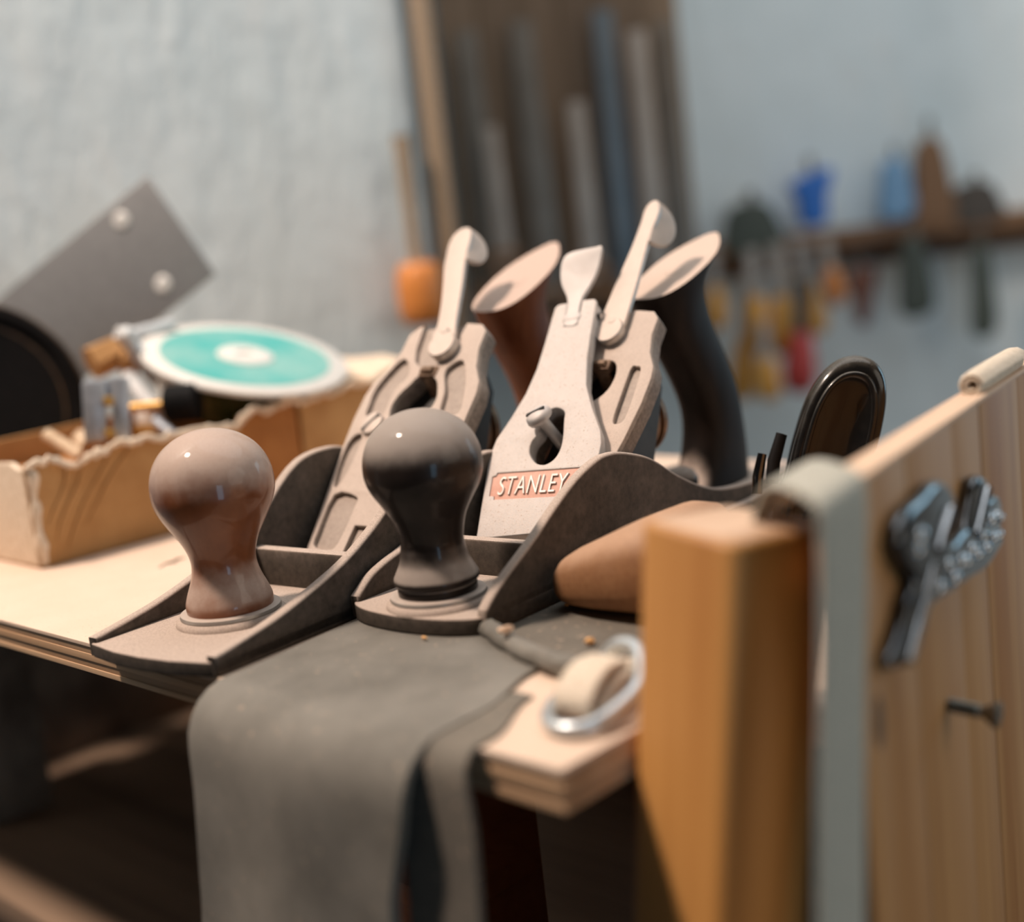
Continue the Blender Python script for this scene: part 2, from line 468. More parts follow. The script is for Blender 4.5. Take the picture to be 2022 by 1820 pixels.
# ------------------------------------------------------------------ the shelf (plywood, five plies showing on its front edge)
E0 = Vector((-196.1, 512.0, 0)); ED = Vector((.71029, -.70391, 0)); EQ = Vector((.70391, .71029, 0))
def sh(t, v, z=0.0):
    """shelf coordinates: t along the front edge, v back from it, z above its top"""
    p = E0 + ED * t + EQ * v
    return Vector((p.x, p.y, ZS + z))
sh_rot = math.atan2(ED.y, ED.x)
shelf = empty('shelf', P(*sh(150, 0, -12)), sh_rot, 'light plywood shelf under the two planes, layers showing on its front edge', 'shelf')
T0, DEP = -330, 350
def pan_t(v): return (-116.9 + 447.6 - v * (.831 * .70391 - .556 * .71029)) / .98166      # where the end panel's back face crosses
heights = [0, -1.6, -4.4, -7.2, -9.9, -12.0]
for i in range(5):
    h0, h1 = heights[i], heights[i + 1]
    e = (0, .5, .15, .6, .2)[i]
    pts = [(T0, e), (281 - e, e), (281 - e, 66), (pan_t(66), 66), (pan_t(DEP), DEP), (T0, DEP)]
    me = plate([(a - 150, b) for a, b in pts], (), h0 - h1, .2, None, 12 + h0)
    obj('ply', me, ('shelf_top', 'ply_b', 'ply_a', 'ply_b', 'ply_a')[i], shelf)

# ------------------------------------------------------------------ hand planes
NB = Vector((-.70711, 0, .70711))           # normal of the frog's bed
def bed(x0, off=0.0, S=1.0):
    """matrix for outlines drawn on the frog bed: u = minus y, v = up the bed"""
    o = Vector((x0, 0, 0)) + NB * off
    return frame(o * S, (0, -1, 0), (.70711, 0, .70711))
def SC(pts, s): return [tuple(c * s for c in p) for p in pts]
def mir(half):
    """closed outline from a right half given as (half width, height) from top to bottom"""
    return [(w_, h) for w_, h in half] + [(-w_, h) for w_, h in reversed(half)]

def make_plane(root, S, prm):
    # --- body casting: sole, two cheeks, cross rib, boss under the knob
    fl = prm['floor']
    ms = [plate(SC(prm['plan'], S), depth=fl * S, bevel=.6, top=fl * S)]
    for s_ in (1, -1):
        prof = prm['cheek'] if s_ < 0 else prm.get('cheek_l', prm['cheek'])
        pts = SC(prof + [(prof[-1][0], .3), (prof[0][0], .3)], S)
        th = 4.4 * S
        # plate normal = (1,0,0)x(0,0,1) = (0,-1,0)
        y = 32 * S if s_ > 0 else (-32 * S + th)
        ms.append(plate(pts, depth=th, bevel=1.2, mat=frame((0, y, 0), (1, 0, 0), (0, 0, 1)), top=th, smooth_deg=50))
    rx_ = prm['rib']
    ms.append(box(5 * S, 60 * S, (prm['ribz'] - 2) * S, .9, None, 2, ((rx_ + 2.5) * S, 0, (prm['ribz'] / 2 + 1) * S)))
    ms.append(lathe([(r_ * S, h * S) for r_, h in ((19, fl - .5), (18.5, fl + 1.2), (17.2, fl + 2.2), (15, fl + 2.4))], 40, Matrix.Translation((prm['knobx'] * .001 * S, prm['knoby'] * .001 * S, 0))))
    body = obj('body', join(ms, 'body'), 'iron', root)
    # --- knob
    kz = fl + 2.2
    mk = Matrix.Translation((prm['knobx'] * .001 * S, prm['knoby'] * .001 * S, kz * .001 * S))
    prof = catmull(prm['knob'], 5, False)
    obj('knob', lathe([(max(r_, .05) * S, h * S) for r_, h in prof], 64, mk, 60), prm['knob_mat'], root)
    obj('ferrule', lathe([(r_ * S, h * S) for r_, h in ((16.6, -.4), (17.2, .3), (16.9, 1.3), (15.5, 1.7), (13, 1.7))], 48, mk), 'ferrule', root, 'worn metal ring under the knob')
    # --- frog
    x0 = prm['x0']
    fo = SC(prm['frog'], S)
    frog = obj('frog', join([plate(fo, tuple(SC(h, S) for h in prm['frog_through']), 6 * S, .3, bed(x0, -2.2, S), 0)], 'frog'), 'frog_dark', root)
    obj('frog_face', plate(SC(prm['frog_top'], S), tuple(SC(h, S) for h in prm['frog_holes']), 2.4 * S, .45, bed(x0, 0, S), 0), 'frog', frog)
    sup = [(x0 + 12, 2), (x0 + 18, 7), (x0 + 86, 72), (x0 + 90, 60), (x0 + 76, 24), (x0 + 74, 2)]
    obj('frog_support', plate(SC(sup, S), depth=34 * S, bevel=.8, mat=frame((0, -17 * S, 0), (1, 0, 0), (0, 0, 1)), top=0), 'black_paint', frog)
    for (y, s_) in prm['frog_screws']:
        mt = bed(x0, .2, S) @ Matrix.Translation((-y * .001 * S, s_ * .001 * S, 0))
        hd = lathe([(r_ * S, h * S) for r_, h in ((5.2, -2), (5.4, .6), (4.8, 1.6), (2.5, 2.0), (.05, 2.1))], 28, mt)
        sc_o = obj('frog_screw', hd, 'steel', root)
        obj('slot_shade', box(9.6 * S, 1.3 * S, .9 * S, .1, mt @ Matrix.Rotation(R(55), 4, 'Z') @ Matrix.Translation((0, 0, .0018 * S)), 1), 'black_paint', sc_o)  # black bar on the head, painting the shade of a slot
    # yoke that moves the iron, in the keyhole
    obj('yoke', join([box(6 * S, 3 * S, 20 * S, .8, bed(x0, -7, S) @ Matrix.Translation((prm['yoke'][0] * -.001 * S, (prm['yoke'][1] - 3) * .001 * S, 0)) @ Matrix.Rotation(R(-20), 4, 'X')),
                      box(9 * S, 5 * S, 3.5 * S, .8, bed(x0, 0, S) @ Matrix.Translation((prm['yoke'][0] * -.001 * S, prm['yoke'][1] * .001 * S, -.001 * S)))], 'yoke'), 'rust', frog)
    # --- lateral lever
    lv = prm['lever']
    lev = obj('lateral_lever', plate(SC(catmull(lv['bar'], 4), S), depth=2.2 * S, bevel=.5, mat=bed(x0, 3.4, S), top=0), 'steel', root)
    a_, b_ = Vector(lv['tab'][0] + (0,)), Vector(lv['tab'][1] + (0,))
    mt = bed(x0, 3.0, S)
    p0 = mt @ (a_ * .001 * S); p1 = mt @ (b_ * .001 * S)
    ax = (p1 - p0); L_ = ax.length * 1000
    nb = Vector((.62, -.38, -.52)).normalized()
    nb = (nb - ax.normalized() * nb.dot(ax.normalized())).normalized()
    half = [(0, 0)] + [(L_ / 2 - L_ / 2 * math.cos(math.pi * k / 14), lv['depth'] * S * math.sin(math.pi * k / 14) ** .8) for k in range(1, 14)] + [(L_, 0)]
    obj('thumb_tab', plate(half, depth=2.0 * S, bevel=.5, mat=frame(p0 * 1000, ax, nb), top=1.0), 'steel', lev)
    mt = bed(x0, 3.4, S) @ Matrix.Translation((-lv['pivot'][0] * .001 * S, lv['pivot'][1] * .001 * S, 0))
    obj('rivet', lathe([(r_ * S, h * S) for r_, h in ((2.0, -.5), (2.0, .5), (1.5, 1.0), (.05, 1.1))], 20, mt), 'steel', lev)
    mt = bed(x0, 3.4, S) @ Matrix.Translation((-lv['disc'][0] * .001 * S, lv['disc'][1] * .001 * S, 0))
    obj('lever_disc', lathe([(r_ * S, h * S) for r_, h in ((6.2, -3.0), (6.4, .1), (5.9, .8), (.05, .9))], 32, mt), 'steel', lev)
    # --- depth wheel behind the frog
    mw = Matrix.Translation((prm['wheel'][0] * .001 * S, 0, prm['wheel'][1] * .001 * S)) @ Matrix.Rotation(R(90), 4, 'Y')
    prof = [(4, -5), (15.0, -5), (15.9, -4.2), (15.9, -1.6), (13.2, -.8), (13.2, .8), (15.9, 1.6), (15.9, 4.2), (15.0, 5), (4, 5)]
    wh = obj('depth_wheel', lathe([(r_ * S, h * S) for r_, h in prof], 48, mw), 'brass_dark', root)
    obj('stud', lathe([(3.2 * S, -26 * S), (3.2 * S, 12 * S)], 16, mw), 'steel', wh)
    # --- tote (rear handle)
    F = catmull(prm['tote_f'], 5, False); B = catmull(prm['tote_b'], 5, False)
    def resample(c, n):
        ls = [0]
        for a, b in zip(c, c[1:]): ls.append(ls[-1] + math.dist(a, b))
        out = []
        for k in range(n):
            t = ls[-1] * k / (n - 1); i = 0
            while i < len(ls) - 2 and ls[i + 1] < t: i += 1
            u = (t - ls[i]) / (ls[i + 1] - ls[i]); out.append(tuple(x + (y - x) * u for x, y in zip(c[i], c[i + 1])))
        return out
    NR = 26
    F, B = resample(F, NR), resample(B, NR)
    rings = []
    for j in range(NR):
        (fx, fz), (bx_, bz) = F[j], B[j]
        k = j / (NR - 1)
        top = max(0.0, (k - .72) / .28)
        ring = []
        hw = 12.2 - 1.6 * math.sin(k * math.pi) + 2.4 * top
        for i in range(36):
            a = 2 * math.pi * i / 36
            ca, sa = math.cos(a), math.sin(a)
            e = .72
            u = .5 - .5 * math.copysign(abs(ca) ** e, ca)      # 0 front .. 1 back
            w_ = math.copysign(abs(sa) ** e, sa) * hw
            w_ *= 1 - top * max(0, (u - .45) / .55) ** 2.0 * .62
            ring.append(((fx + (bx_ - fx) * u) * S, w_ * S, (fz + (bz - fz) * u) * S))
        rings.append(ring)
    tote = obj('tote', loft(rings, True, 42), prm['tote_mat'], root)
    fx, fz = F[-1]; bx_, bz = B[-1]
    mid = Vector((fx + (bx_ - fx) * .42, 0, fz + (bz - fz) * .42)) * S
    ft = frame(mid, (bx_ - fx, 0, bz - fz), (0, 1, 0))
    obj('bolt_recess', lathe([(4.6 * S, -.3), (4.6 * S, .12), (3.4 * S, .16)], 24, ft), 'tote_red' if prm['tote_mat'] == 'tote_red' else 'tote_black', tote)
    return frog

FROG_HALF = [(8, 125), (16.5, 124), (20, 120.5), (20.3, 112), (23, 103), (27.6, 96), (28.9, 90), (29, 78), (27.4, 62), (24.6, 45), (22, 26), (20.5, 14)]
def frog_outline(k=1.0, ds=0.0):
    return mir([(w_ * k, h + ds) for w_, h in FROG_HALF])
def flip(pts): return [(-y, s_) for y, s_ in pts]

# left plane: rosewood knob and tote, no iron and no lever cap, toe over the shelf edge
SL = 1.072
knobL = [(13.6, 0), (14.4, .8), (14.7, 4), (13.7, 7.5), (11.9, 12), (10.9, 16.5), (11.2, 20.5), (12.8, 25), (15.6, 30), (18.4, 35), (20.1, 39.2), (20.6, 43), (20.1, 48), (18.2, 53), (14.9, 57.2), (10, 60.6), (5, 62.3), (0, 62.9)]
through_L = [catmull(flip([(5.2, 98.1), (1.3, 99.5), (-5.0, 97.5), (-8.7, 91.7), (-9.9, 86.4), (-8.0, 81), (-3.7, 79.5), (0.8, 80), (5, 78), (9.6, 79), (11.6, 84.3), (10.4, 90.0), (7, 95)]), 4)]
chan = [(-8.4, 125.0), (14.4, 125.0)]
ft_L = []
o_ = frog_outline()
# notch the lever channel into the top edge of the face plate
top_pts = [(8.4, 125.0), (7.6, 118), (7.2, 113.5), (3.0, 105.5), (2.0, 102.4), (-5.2, 102.8), (-10.2, 106.5), (-12.6, 113), (-14.2, 125.0)]
ft_L = [p for p in o_ if p != (8, 125) and p != (-8, 125)] + top_pts[::-1]
pockets_L = [catmull(flip([(17.0, 108), (11.9, 103.6), (10.5, 99), (13.8, 93), (14.2, 87), (14.5, 79.5), (22.8, 79.5), (24.2, 85.5), (24.8, 93.0), (21.4, 102.0)]), 3),
             catmull(flip([(-8.4, 100.1), (-10.1, 104.4), (-15, 106), (-20.4, 97), (-22.8, 90), (-24.3, 81), (-15.2, 81), (-12.8, 91.0)]), 3),
             catmull(flip([(24.5, 70), (26, 64), (24.4, 52), (21.6, 46), (19.0, 52), (19.0, 64), (20.5, 71)]), 3),
             catmull(flip([(20, 43), (8.5, 42.6), (6.5, 38), (6.5, 22), (10, 19), (18, 20), (19.5, 26)]), 3),
             flip([(2.0, 30), (-4, 30), (-4, 17), (2.0, 17)])]
plane_l = empty('hand_plane', P(-130.7, 439.7, ZS + .1), R(51.99),
                'dusty hand plane with reddish wooden knob, its toe jutting over the plywood edge', 'hand plane', 'hand planes')
make_plane(plane_l, SL, dict(
    floor=4.8, knobx=38, knoby=2.3, knob=knobL, knob_mat='knob_red', rib=73, ribz=18.5, x0=80,
    plan=[(262, -32), (262, 32), (2, 32), (.4, 29), (-2.6, 14), (-3.4, 0), (-2.6, -14), (.4, -29), (2, -32)],
    cheek=catmull([(1.0, 6.6), (17, 9.0), (30, 11.4), (45, 15.4), (60, 20.2), (71, 25.2), (82, 31.5), (90, 38), (98, 43.5), (106, 46.6), (117, 47.5), (127, 46), (140, 39.5), (155, 29.5), (175, 20), (200, 14), (235, 11), (262, 9)], 4, False),
    frog=frog_outline(), frog_through=through_L, frog_top=ft_L, frog_holes=[through_L[0]] + pockets_L,
    frog_screws=[(16.5, 75.5), (-16.5, 75.5)], yoke=(0, 101),
    lever=dict(bar=flip([(3.4, 116), (3.6, 122), (8, 136), (14.5, 152), (16.4, 158), (18.4, 166), (17.6, 172), (13.5, 174.8), (9, 172.5), (6.6, 165), (5.0, 157), (0, 142), (-5.8, 123), (-8, 116), (-3, 110)]),
               tab=((-12.5, 174.4), (-5.2, 156.5)), depth=10.5, pivot=(-2.4, 118.5), disc=(-3.9, 111.8)),
    wheel=(168.5, 46), tote_mat='tote_red',
    tote_f=[(198, 3), (206, 9), (213, 17), (216, 30), (214, 46), (210, 57), (204, 67), (198, 77), (193.5, 86), (191.5, 90.5)],
    tote_b=[(252, 3), (253, 18), (251, 36), (246, 52), (238, 66), (230, 78), (226, 90), (227.5, 100), (234, 108), (246, 115.2)]))

# right plane: dark knob and tote, silver lever cap hanging loose on its screw
knobR = [(13.3, 0), (13.9, .4), (14.0, 4.2), (13.5, 4.8), (14.9, 5.6), (15.0, 7.2), (14.0, 9.4), (12.4, 12.6), (11.5, 16.5), (11.2, 21), (12.8, 28), (15.7, 33.5), (18.5, 38), (20.2, 42), (20.8, 46.2), (20.2, 51.4), (18.2, 56.4), (14.8, 60.6), (10, 63.8), (5, 65.5), (0, 66)]
through_R = [catmull(flip([(13, 76), (4, 77), (-3, 72), (-4, 60), (0, 51), (8, 48), (14, 53), (16, 65)]), 4), catmull(flip([(5.2, 104), (-5.0, 104), (-8.7, 98), (-8, 90), (-4.0, 85), (0, 84), (4, 85), (8, 90), (8, 98)]), 4)]
plane_r = empty('hand_plane', P(-56.3, 426.5, ZS + 1.75), R(50.18),
                'dusty hand plane with black knob and silver lever cap, standing on the grey felt', 'hand plane', 'hand planes')
frog_r = make_plane(plane_r, 1.0, dict(
    floor=6, knobx=38, knoby=-1.7, knob=knobR, knob_mat='knob_black', rib=70, ribz=19.5, x0=79,
    plan=catmull([(262, -32), (262, 32), (120, 32), (40, 32), (31, 31.4), (25.5, 28), (21, 17), (19.2, 0), (21, -17), (25.5, -28), (31, -31.4), (40, -32), (120, -32)], 5),
    cheek=catmull([(27.5, 8.2), (32, 11.8), (39.8, 16.6), (58, 26), (71, 33.6), (85, 40.7), (98, 44.8), (106, 45.4), (114, 44.4), (128, 40.3), (138, 35.6), (151, 27.8), (170, 19), (190, 14), (230, 11), (262, 9)], 4, False),
    cheek_l=catmull([(27, 8.0), (30, 10), (36, 14), (44.5, 17), (57, 20.4), (68, 27), (82, 36), (96, 43.6), (106, 45), (114, 44), (128, 40.3), (138, 35.6), (151, 27.8), (170, 19), (190, 14), (230, 11), (262, 9)], 4, False),
    frog=frog_outline(.92, 5), frog_through=through_R, frog_top=frog_outline(.92, 5),
    frog_holes=through_R + [catmull(flip([(-15.2, 100), (-17.5, 101), (-19.9, 99.5), (-21.2, 88), (-21.6, 76), (-19, 73.5), (-16.4, 75), (-15.6, 87)]), 3), catmull([(-15.2, 100), (-17.5, 101), (-19.9, 99.5), (-21.2, 88), (-21.6, 76), (-19, 73.5), (-16.4, 75), (-15.6, 87)], 3)],
    frog_screws=[(-17, 40)], yoke=(0, 102),
    lever=dict(bar=flip([(6.5, 120), (7.4, 135), (7.2, 150), (7.0, 163), (7.6, 176), (8.4, 184), (6.6, 188), (3.2, 188), (.2, 182), (-.2, 172), (-.6, 165), (-3.6, 143), (-5.2, 128), (-5.4, 119), (.5, 115.5)]),
               tab=((-3.6, 187.6), (.2, 165)), depth=12, pivot=(.6, 122), disc=(.4, 117.5)),
    wheel=(168, 46.7), tote_mat='tote_black',
    tote_f=[(196, 4), (206, 10), (213, 18), (217.5, 30), (217, 41), (211.5, 53), (203, 66), (194, 79), (188.5, 90), (186.5, 95)],
    tote_b=[(252, 4), (252, 22), (250, 38), (246.5, 52.4), (239, 66.6), (230.5, 80), (225.5, 92.5), (226, 102), (233, 110.5), (249, 118.6)]))
# front lip of the tote's foot with its small round screw, seen between the handle and the post
obj('tote_screw', lathe([(6, -3), (7.5, 0), (7.6, 3), (6, 6.2), (3, 7.8), (.05, 8.2)], 32, frame((190, -8, 14), (1, 0, 0), (0, 1, 0)), 60), 'knob_black', plane_r, 'small round dusty button at the foot of the handle')

# lever cap: 45 degrees, turned a little about its screw (axes and place solved in camera millimetres)
ck = .968
cc = Vector((.87302, -.47848, .09426)); ct = Vector((.27405, .64122, .71676))
cp = Vector((2.36, 506.4, -119.3)) * ck
rinv = Matrix.Rotation(-R(50.18), 3, 'Z')
lo = rinv @ (cp - Vector((-56.3, 426.5, ZS + 1.7))); la = rinv @ cc; lb = rinv @ ct
CF = frame(lo, la, lb)
def cs(pts): return [(a * ck, b * ck) for a, b in pts]
cap_out = [(-23.6, 2), (-24.7, 19.6), (-25.8, 36), (-25.6, 43), (-24.5, 49.5), (-19.6, 59.5), (-14.9, 71), (-12, 83.5), (-10.6, 98), (-9.6, 112), (-9.2, 116), (-7.8, 117.4),
           (-3.4, 117.5), (-2.9, 104.4), (3.7, 104.0), (3.9, 117.5), (9.6, 116.9), (11.0, 115.4), (11.2, 98), (11.7, 85), (13.6, 71), (18, 59.5), (24, 47), (25.4, 41), (25.2, 30), (25.0, 19.6), (24, 2)]
cap_hole = catmull([(5.6, 59), (6.3, 54), (7.2, 47), (7.2, 41), (5.4, 36.2), (1.4, 33.8), (-3.4, 35.4), (-6.9, 40.5), (-6.9, 46.0), (-4.2, 49.8), (-3.7, 54), (-3.3, 59), (1, 61.5)], 4)
logo_out = [(-20.6, 31.2), (-20.3, 32.4), (18.3, 30.4), (18.6, 28.6), (20.7, 28.3), (20.9, 19.4), (18.8, 19.0), (18.6, 17.6), (-19.4, 19.8), (-19.6, 21.4), (-21.9, 21.8), (-22.3, 30.8)]
lcap = obj('lever_cap', plate(cs(cap_out), (cs(cap_hole), cs(logo_out)), 1.6, .5, CF, 0), 'cap', plane_r, 'silver speckled lever cap with red name panel')
inner = [(a * .97, b - .5 if b > 100 else b) for a, b in cap_out if not (b > 100 and abs(a) < 5)]
obj('cap_back', plate(cs(inner), (cs(cap_hole),), 5.0, .5, CF, -1.1), 'cap', lcap)
obj('name_panel', plate(cs([(a * .995, 25 + (b - 25) * .985) for a, b in logo_out]), (), 1.2, .1, CF, -.55), 'logo', lcap, 'orange-red recessed name panel')
# raised lettering
fc = bpy.data.curves.new('tmp', 'FONT'); fc.body = 'STANLEY'; fc.size = 11.4 * ck; fc.align_x = 'CENTER'; fc.align_y = 'CENTER'
fc.extrude = .35; fc.bevel_depth = .12; fc.space_character = 1.07; fc.offset = -.18
fo_ = bpy.data.objects.new('tmp', fc); col.objects.link(fo_)
tm = bpy.data.meshes.new_from_object(fo_.evaluated_get(bpy.context.evaluated_depsgraph_get()))
bpy.data.objects.remove(fo_); bpy.data.curves.remove(fc)
xs = [v_.co.x for v_ in tm.vertices]; wid = max(xs) - min(xs)
ys = [v_.co.y for v_ in tm.vertices]; hei = max(ys) - min(ys); my = (max(ys) + min(ys)) / 2
tm.transform(Matrix.Translation((-(max(xs) + min(xs)) / 2, -my, 0)))
tm.transform(Matrix.Diagonal((31.2 * ck / wid, 8.6 * ck / hei, 1, 1)))
tm.transform(Matrix.Rotation(R(-3.0), 4, 'Z'))
tm.transform(Matrix.Translation((-2.4 * ck, 25.0 * ck, -.25)))
tm.transform(Matrix.Scale(.001, 4)); tm.transform(CF)
obj('lettering', tm, 'letter', lcap, 'raised silver letters reading STANLEY')
# cam lever of the cap: flat stem rising into a spoon shaped thumb piece
lev_o = [(-2.7, 104.6), (3.5, 104.2), (3.4, 113), (3.9, 118.5), (6.0, 122.5), (9.4, 129), (11.4, 135), (12.4, 140.6), (9.5, 142), (3, 143.3), (-3.2, 143.2), (-6.6, 141.4), (-8.2, 137.6), (-8.4, 132), (-7.2, 126.6), (-4.6, 121.5), (-3.2, 117), (-2.9, 111)]
lp = cs(lev_o)
clm = plate(catmull(lp, 3), (), 2.2, .5, None, .3)
for v_ in clm.vertices:
    t_ = max(0, v_.co.y * 1000 - 112) / 24
    v_.co.z += .001 * (3.0 * t_ * t_ + .02 * (v_.co.x * 1000) ** 2 * min(t_, 1))
clm.transform(CF)
cl = obj('cam_lever', clm, 'chrome_lever', lcap, 'bright spoon-shaped locking lever')
obj('cam_roll', lathe([(3.2, -4), (3.4, -3.6), (3.4, 3.6), (3.2, 4)], 24, CF @ Matrix.Translation((.0004, .105, -.0028)) @ Matrix.Rotation(R(90), 4, 'Y')), 'chrome_lever', cl)
obj('pivot_pin', lathe([(1.5, -.4), (1.5, .4), (1.1, .5)], 20, CF @ Matrix.Translation((.0104, .1065, -.0040)) @ Matrix.Rotation(R(90), 4, 'Y')), 'black_paint', lcap, 'dark end of the pivot pin')
# cap screw with slotted dome head, standing proud of the keyhole
sm = CF @ Matrix.Translation((.0018, .0475, -.012)) @ Matrix.Rotation(R(-14), 4, 'Y') @ Matrix.Rotation(R(-16), 4, 'X')
dome = [(2.3, -8), (2.3, 16), (3.6, 16.3), (5.2, 16.8), (5.6, 18.0), (5.2, 19.6), (4.0, 20.6), (2.0, 21.1), (.05, 21.2)]
cs_o = obj('cap_screw', lathe(dome, 36, sm, 50), 'chrome_lever', plane_r, 'shiny slotted screw in the keyhole of the cap')
obj('screw_slot_shade', box(8.6, 1.5, .8, .1, sm @ Matrix.Translation((0, 0, .0209)) @ Matrix.Rotation(R(12), 4, 'Z'), 1), 'black_paint', cs_o)  # slot not cut: its shade is a black bar on the dome

# ------------------------------------------------------------------ grey felt cloth, over the shelf and down its front edge
def cloth_sheet(tl, tr, vmax, drop, thick, z0, rad, seg_t=44, seg_s=70, seed=0, wave=1.6):
    """sheet lying on the shelf from v=vmax forward, bending over the edge; tl/tr give its two edges by arc length s"""
    arc = rad * math.pi / 2 * .97
    total = vmax + arc + drop
    def point(s_, t, off):
        if s_ < vmax:
            v_, z_, nx, nz = vmax - s_, z0, 0, 1
        elif s_ < vmax + arc:
            a = (s_ - vmax) / rad
            v_, z_ = -rad * math.sin(a), z0 - rad * (1 - math.cos(a)); nx, nz = -math.sin(a), math.cos(a)
        else:
            a = arc / rad; r_ = s_ - vmax - arc
            v_ = -rad * math.sin(a) - r_ * math.cos(a); z_ = z0 - rad * (1 - math.cos(a)) - r_ * math.sin(a); nx, nz = -math.sin(a), math.cos(a)
        hang = max(0, min(1, (s_ - vmax) / 30))
        w_ = wave * hang * (math.sin(t * .075 + seed) + .6 * noise.noise(Vector((t * .03, s_ * .03, seed))))
        flat = .08 * (1 - hang) * max(0, noise.noise(Vector((t * .05, s_ * .05, seed + 5))))
        o_ = off * thick * (1 + 1.3 * hang) + w_ + flat
        q = sh(t, v_ + nx * o_, z_ + nz * o_)
        return A(q)
    rows = []
    for i in range(seg_s + 1):
        s_ = total * i / seg_s
        a, b = tl(s_), tr(s_)
        rows.append([(s_, a + (b - a) * j / seg_t) for j in range(seg_t + 1)])
    n = seg_t + 1
    v, f = [], []
    for off in (0, 1):
        for r_ in rows:
            for s_, t in r_: v.append(point(s_, t, off))
    N = len(rows) * n
    for i in range(seg_s):
        for j in range(seg_t):
            a = i * n + j
            f.append((a, a + n, a + n + 1, a + 1)); f.append((N + a, N + a + 1, N + a + n + 1, N + a + n))
    for i in range(seg_s):
        for j in (0, seg_t):
            a = i * n + j; f.append((a, a + n, N + a + n, N + a))
    for j in range(seg_t):
        for i in (0, seg_s):
            a = i * n + j; f.append((a, a + 1, N + a + 1, N + a))
    me = to_mesh('cloth', v, f); autosmooth(me, 60)
    return me
def lerp_tab(tab):
    def g(x):
        for (x0, y0), (x1, y1) in zip(tab, tab[1:]):
            if x <= x1:
                k = max(0, (x - x0) / (x1 - x0)); k = k * k * (3 - 2 * k)
                return y0 + (y1 - y0) * k
        return tab[-1][1]
    return g
VM = 232
cloth = empty('felt_cloth', P(*sh(180, 0, 0)), 0, 'thick grey felt cloth draped over the plywood edge under the black-knobbed plane', 'cloth')
def cpart(name, me, mat):
    me.transform(Matrix.Translation(-cloth.location)); return obj(name, me, mat, cloth)
cpart('main_sheet', cloth_sheet(lerp_tab([(0, 109), (58, 116), (116, 123), (174, 130), (232, 136.5), (262, 138), (420, 120)]), lerp_tab([(0, 196), (150, 200), (182, 226), (215, 236), (250, 238), (290, 230), (420, 205)]), VM, 150, 1.5, .05, 16, 50, 90), 'felt')
cpart('under_fold', cloth_sheet(lerp_tab([(0, 233), (30, 230), (420, 212)]), lerp_tab([(0, 240), (30, 252), (60, 256), (120, 255), (420, 238)]), 34, 150, 1.0, .05, 7, 16, 60, 3, .8), 'felt_dark')
# the part of the cloth that lies back from the rolled hem, toward the post
fp = [sh(196, 66), sh(222, 62), sh(243, 55), sh(252, 70), sh(240, 100), sh(228, 150), sh(170, 190), sh(150, 120)]
me = plate([(p.x, p.y) for p in fp], (), 1.5, .3, None, 0)
me.transform(Matrix.Translation((0, 0, P(0, 0, ZS).z + .0016)))
cpart('back_sheet', me, 'felt_dark')
hem = [sh(181, 72, 3.2), sh(190, 68, 4.0), sh(202, 62, 4.2), sh(214, 57, 4.0), sh(227, 53, 4.2), sh(238, 51, 4.2), sh(245, 51, 3.6)]
cpart('rolled_hem', tube([A(p) for p in catmull([tuple(p) for p in hem], 6, False)], 3.3, 12, None, .35), 'felt')
# loose threads and crumbs of sawdust on the felt and in the plane
def crumb(p, s_, mat, label, seed):
    bm = bmesh.new(); bmesh.ops.create_icosphere(bm, subdivisions=2, radius=1)
    for v_ in bm.verts:
        k = .75 + .5 * noise.noise(v_.co * 1.7 + Vector((seed, 0, 0)))
        v_.co = Vector((v_.co.x * s_[0] * k, v_.co.y * s_[1] * k, v_.co.z * s_[2] * k)) * .001
    me = bpy.data.meshes.new('crumb'); bm.to_mesh(me); bm.free(); autosmooth(me, 50)
    o = obj('wood_crumb', me, mat, None, label, 'wood crumb', 'crumbs of wood on the felt'); o.location = P(p.x, p.y, p.z + s_[2] * .8); o.rotation_euler.z = seed
    return o
crumb(onz(1000, 1250, ZS + 8), (3.4, 2.2, 1.6), 'crumb', 'pale pink wood crumb on the rolled felt hem by the black-knobbed plane', .4)
crumb(onz(1166, 1272, ZS + 2), (2.6, 1.8, 1.4), 'crumb_orange', 'orange wood crumb on dark felt near the wooden post', 1.1)
crumb(onz(838, 1262, ZS + 2), (1.6, 1.0, .7), 'crumb_orange', 'tiny brown wood crumb under the toe of the black-knobbed plane', 2.3)
crumb(onz(1120, 1197, ZS + 2), (1.4, 1.0, .7), 'crumb_orange', 'tiny orange crumb on the felt before the brown leather case', 3.0)

# ------------------------------------------------------------------ brown leather case right of the planes
def superring(c, ax, ay, rx_, ry_, n=28, e=.55):
    out = []
    for i in range(n):
        a = 2 * math.pi * i / n; ca, sa = math.cos(a), math.sin(a)
        out.append(tuple(Vector(c) + Vector(ax) * math.copysign(abs(ca) ** e, ca) * rx_ + Vector(ay) * math.copysign(abs(sa) ** e, sa) * ry_))
    return out
lc_o = Vector((12, 450, 0)); ld = Vector((.768, -.64, 0)); lq = Vector((.64, .768, 0)); up = Vector((0, 0, 1))
rings = []
for k, (s_, hw, hb, ht) in enumerate([(-1.5, 4, 6, 11), (0, 9, 3.5, 15), (3, 14, 1.7, 18.5), (8, 19, 1.0, 21.5), (16, 24, .8, 25), (26, 27, .8, 29.5), (36, 29, .8, 33), (44, 28, 2, 33), (48, 22, 7, 28)]):
    c = lc_o + ld * s_ + lq * (hw * .55); c = Vector((c.x, c.y, ZS + 1.6 + (hb + ht) / 2))
    rings.append([A(p) for p in superring(c, lq, up, hw, (ht - hb) / 2, 32, .62)])
o = rebase(obj('leather_case', loft(rings, True, 60), 'leather', None, 'rounded dusty brown leather case on the felt beside the wooden post', 'case'))

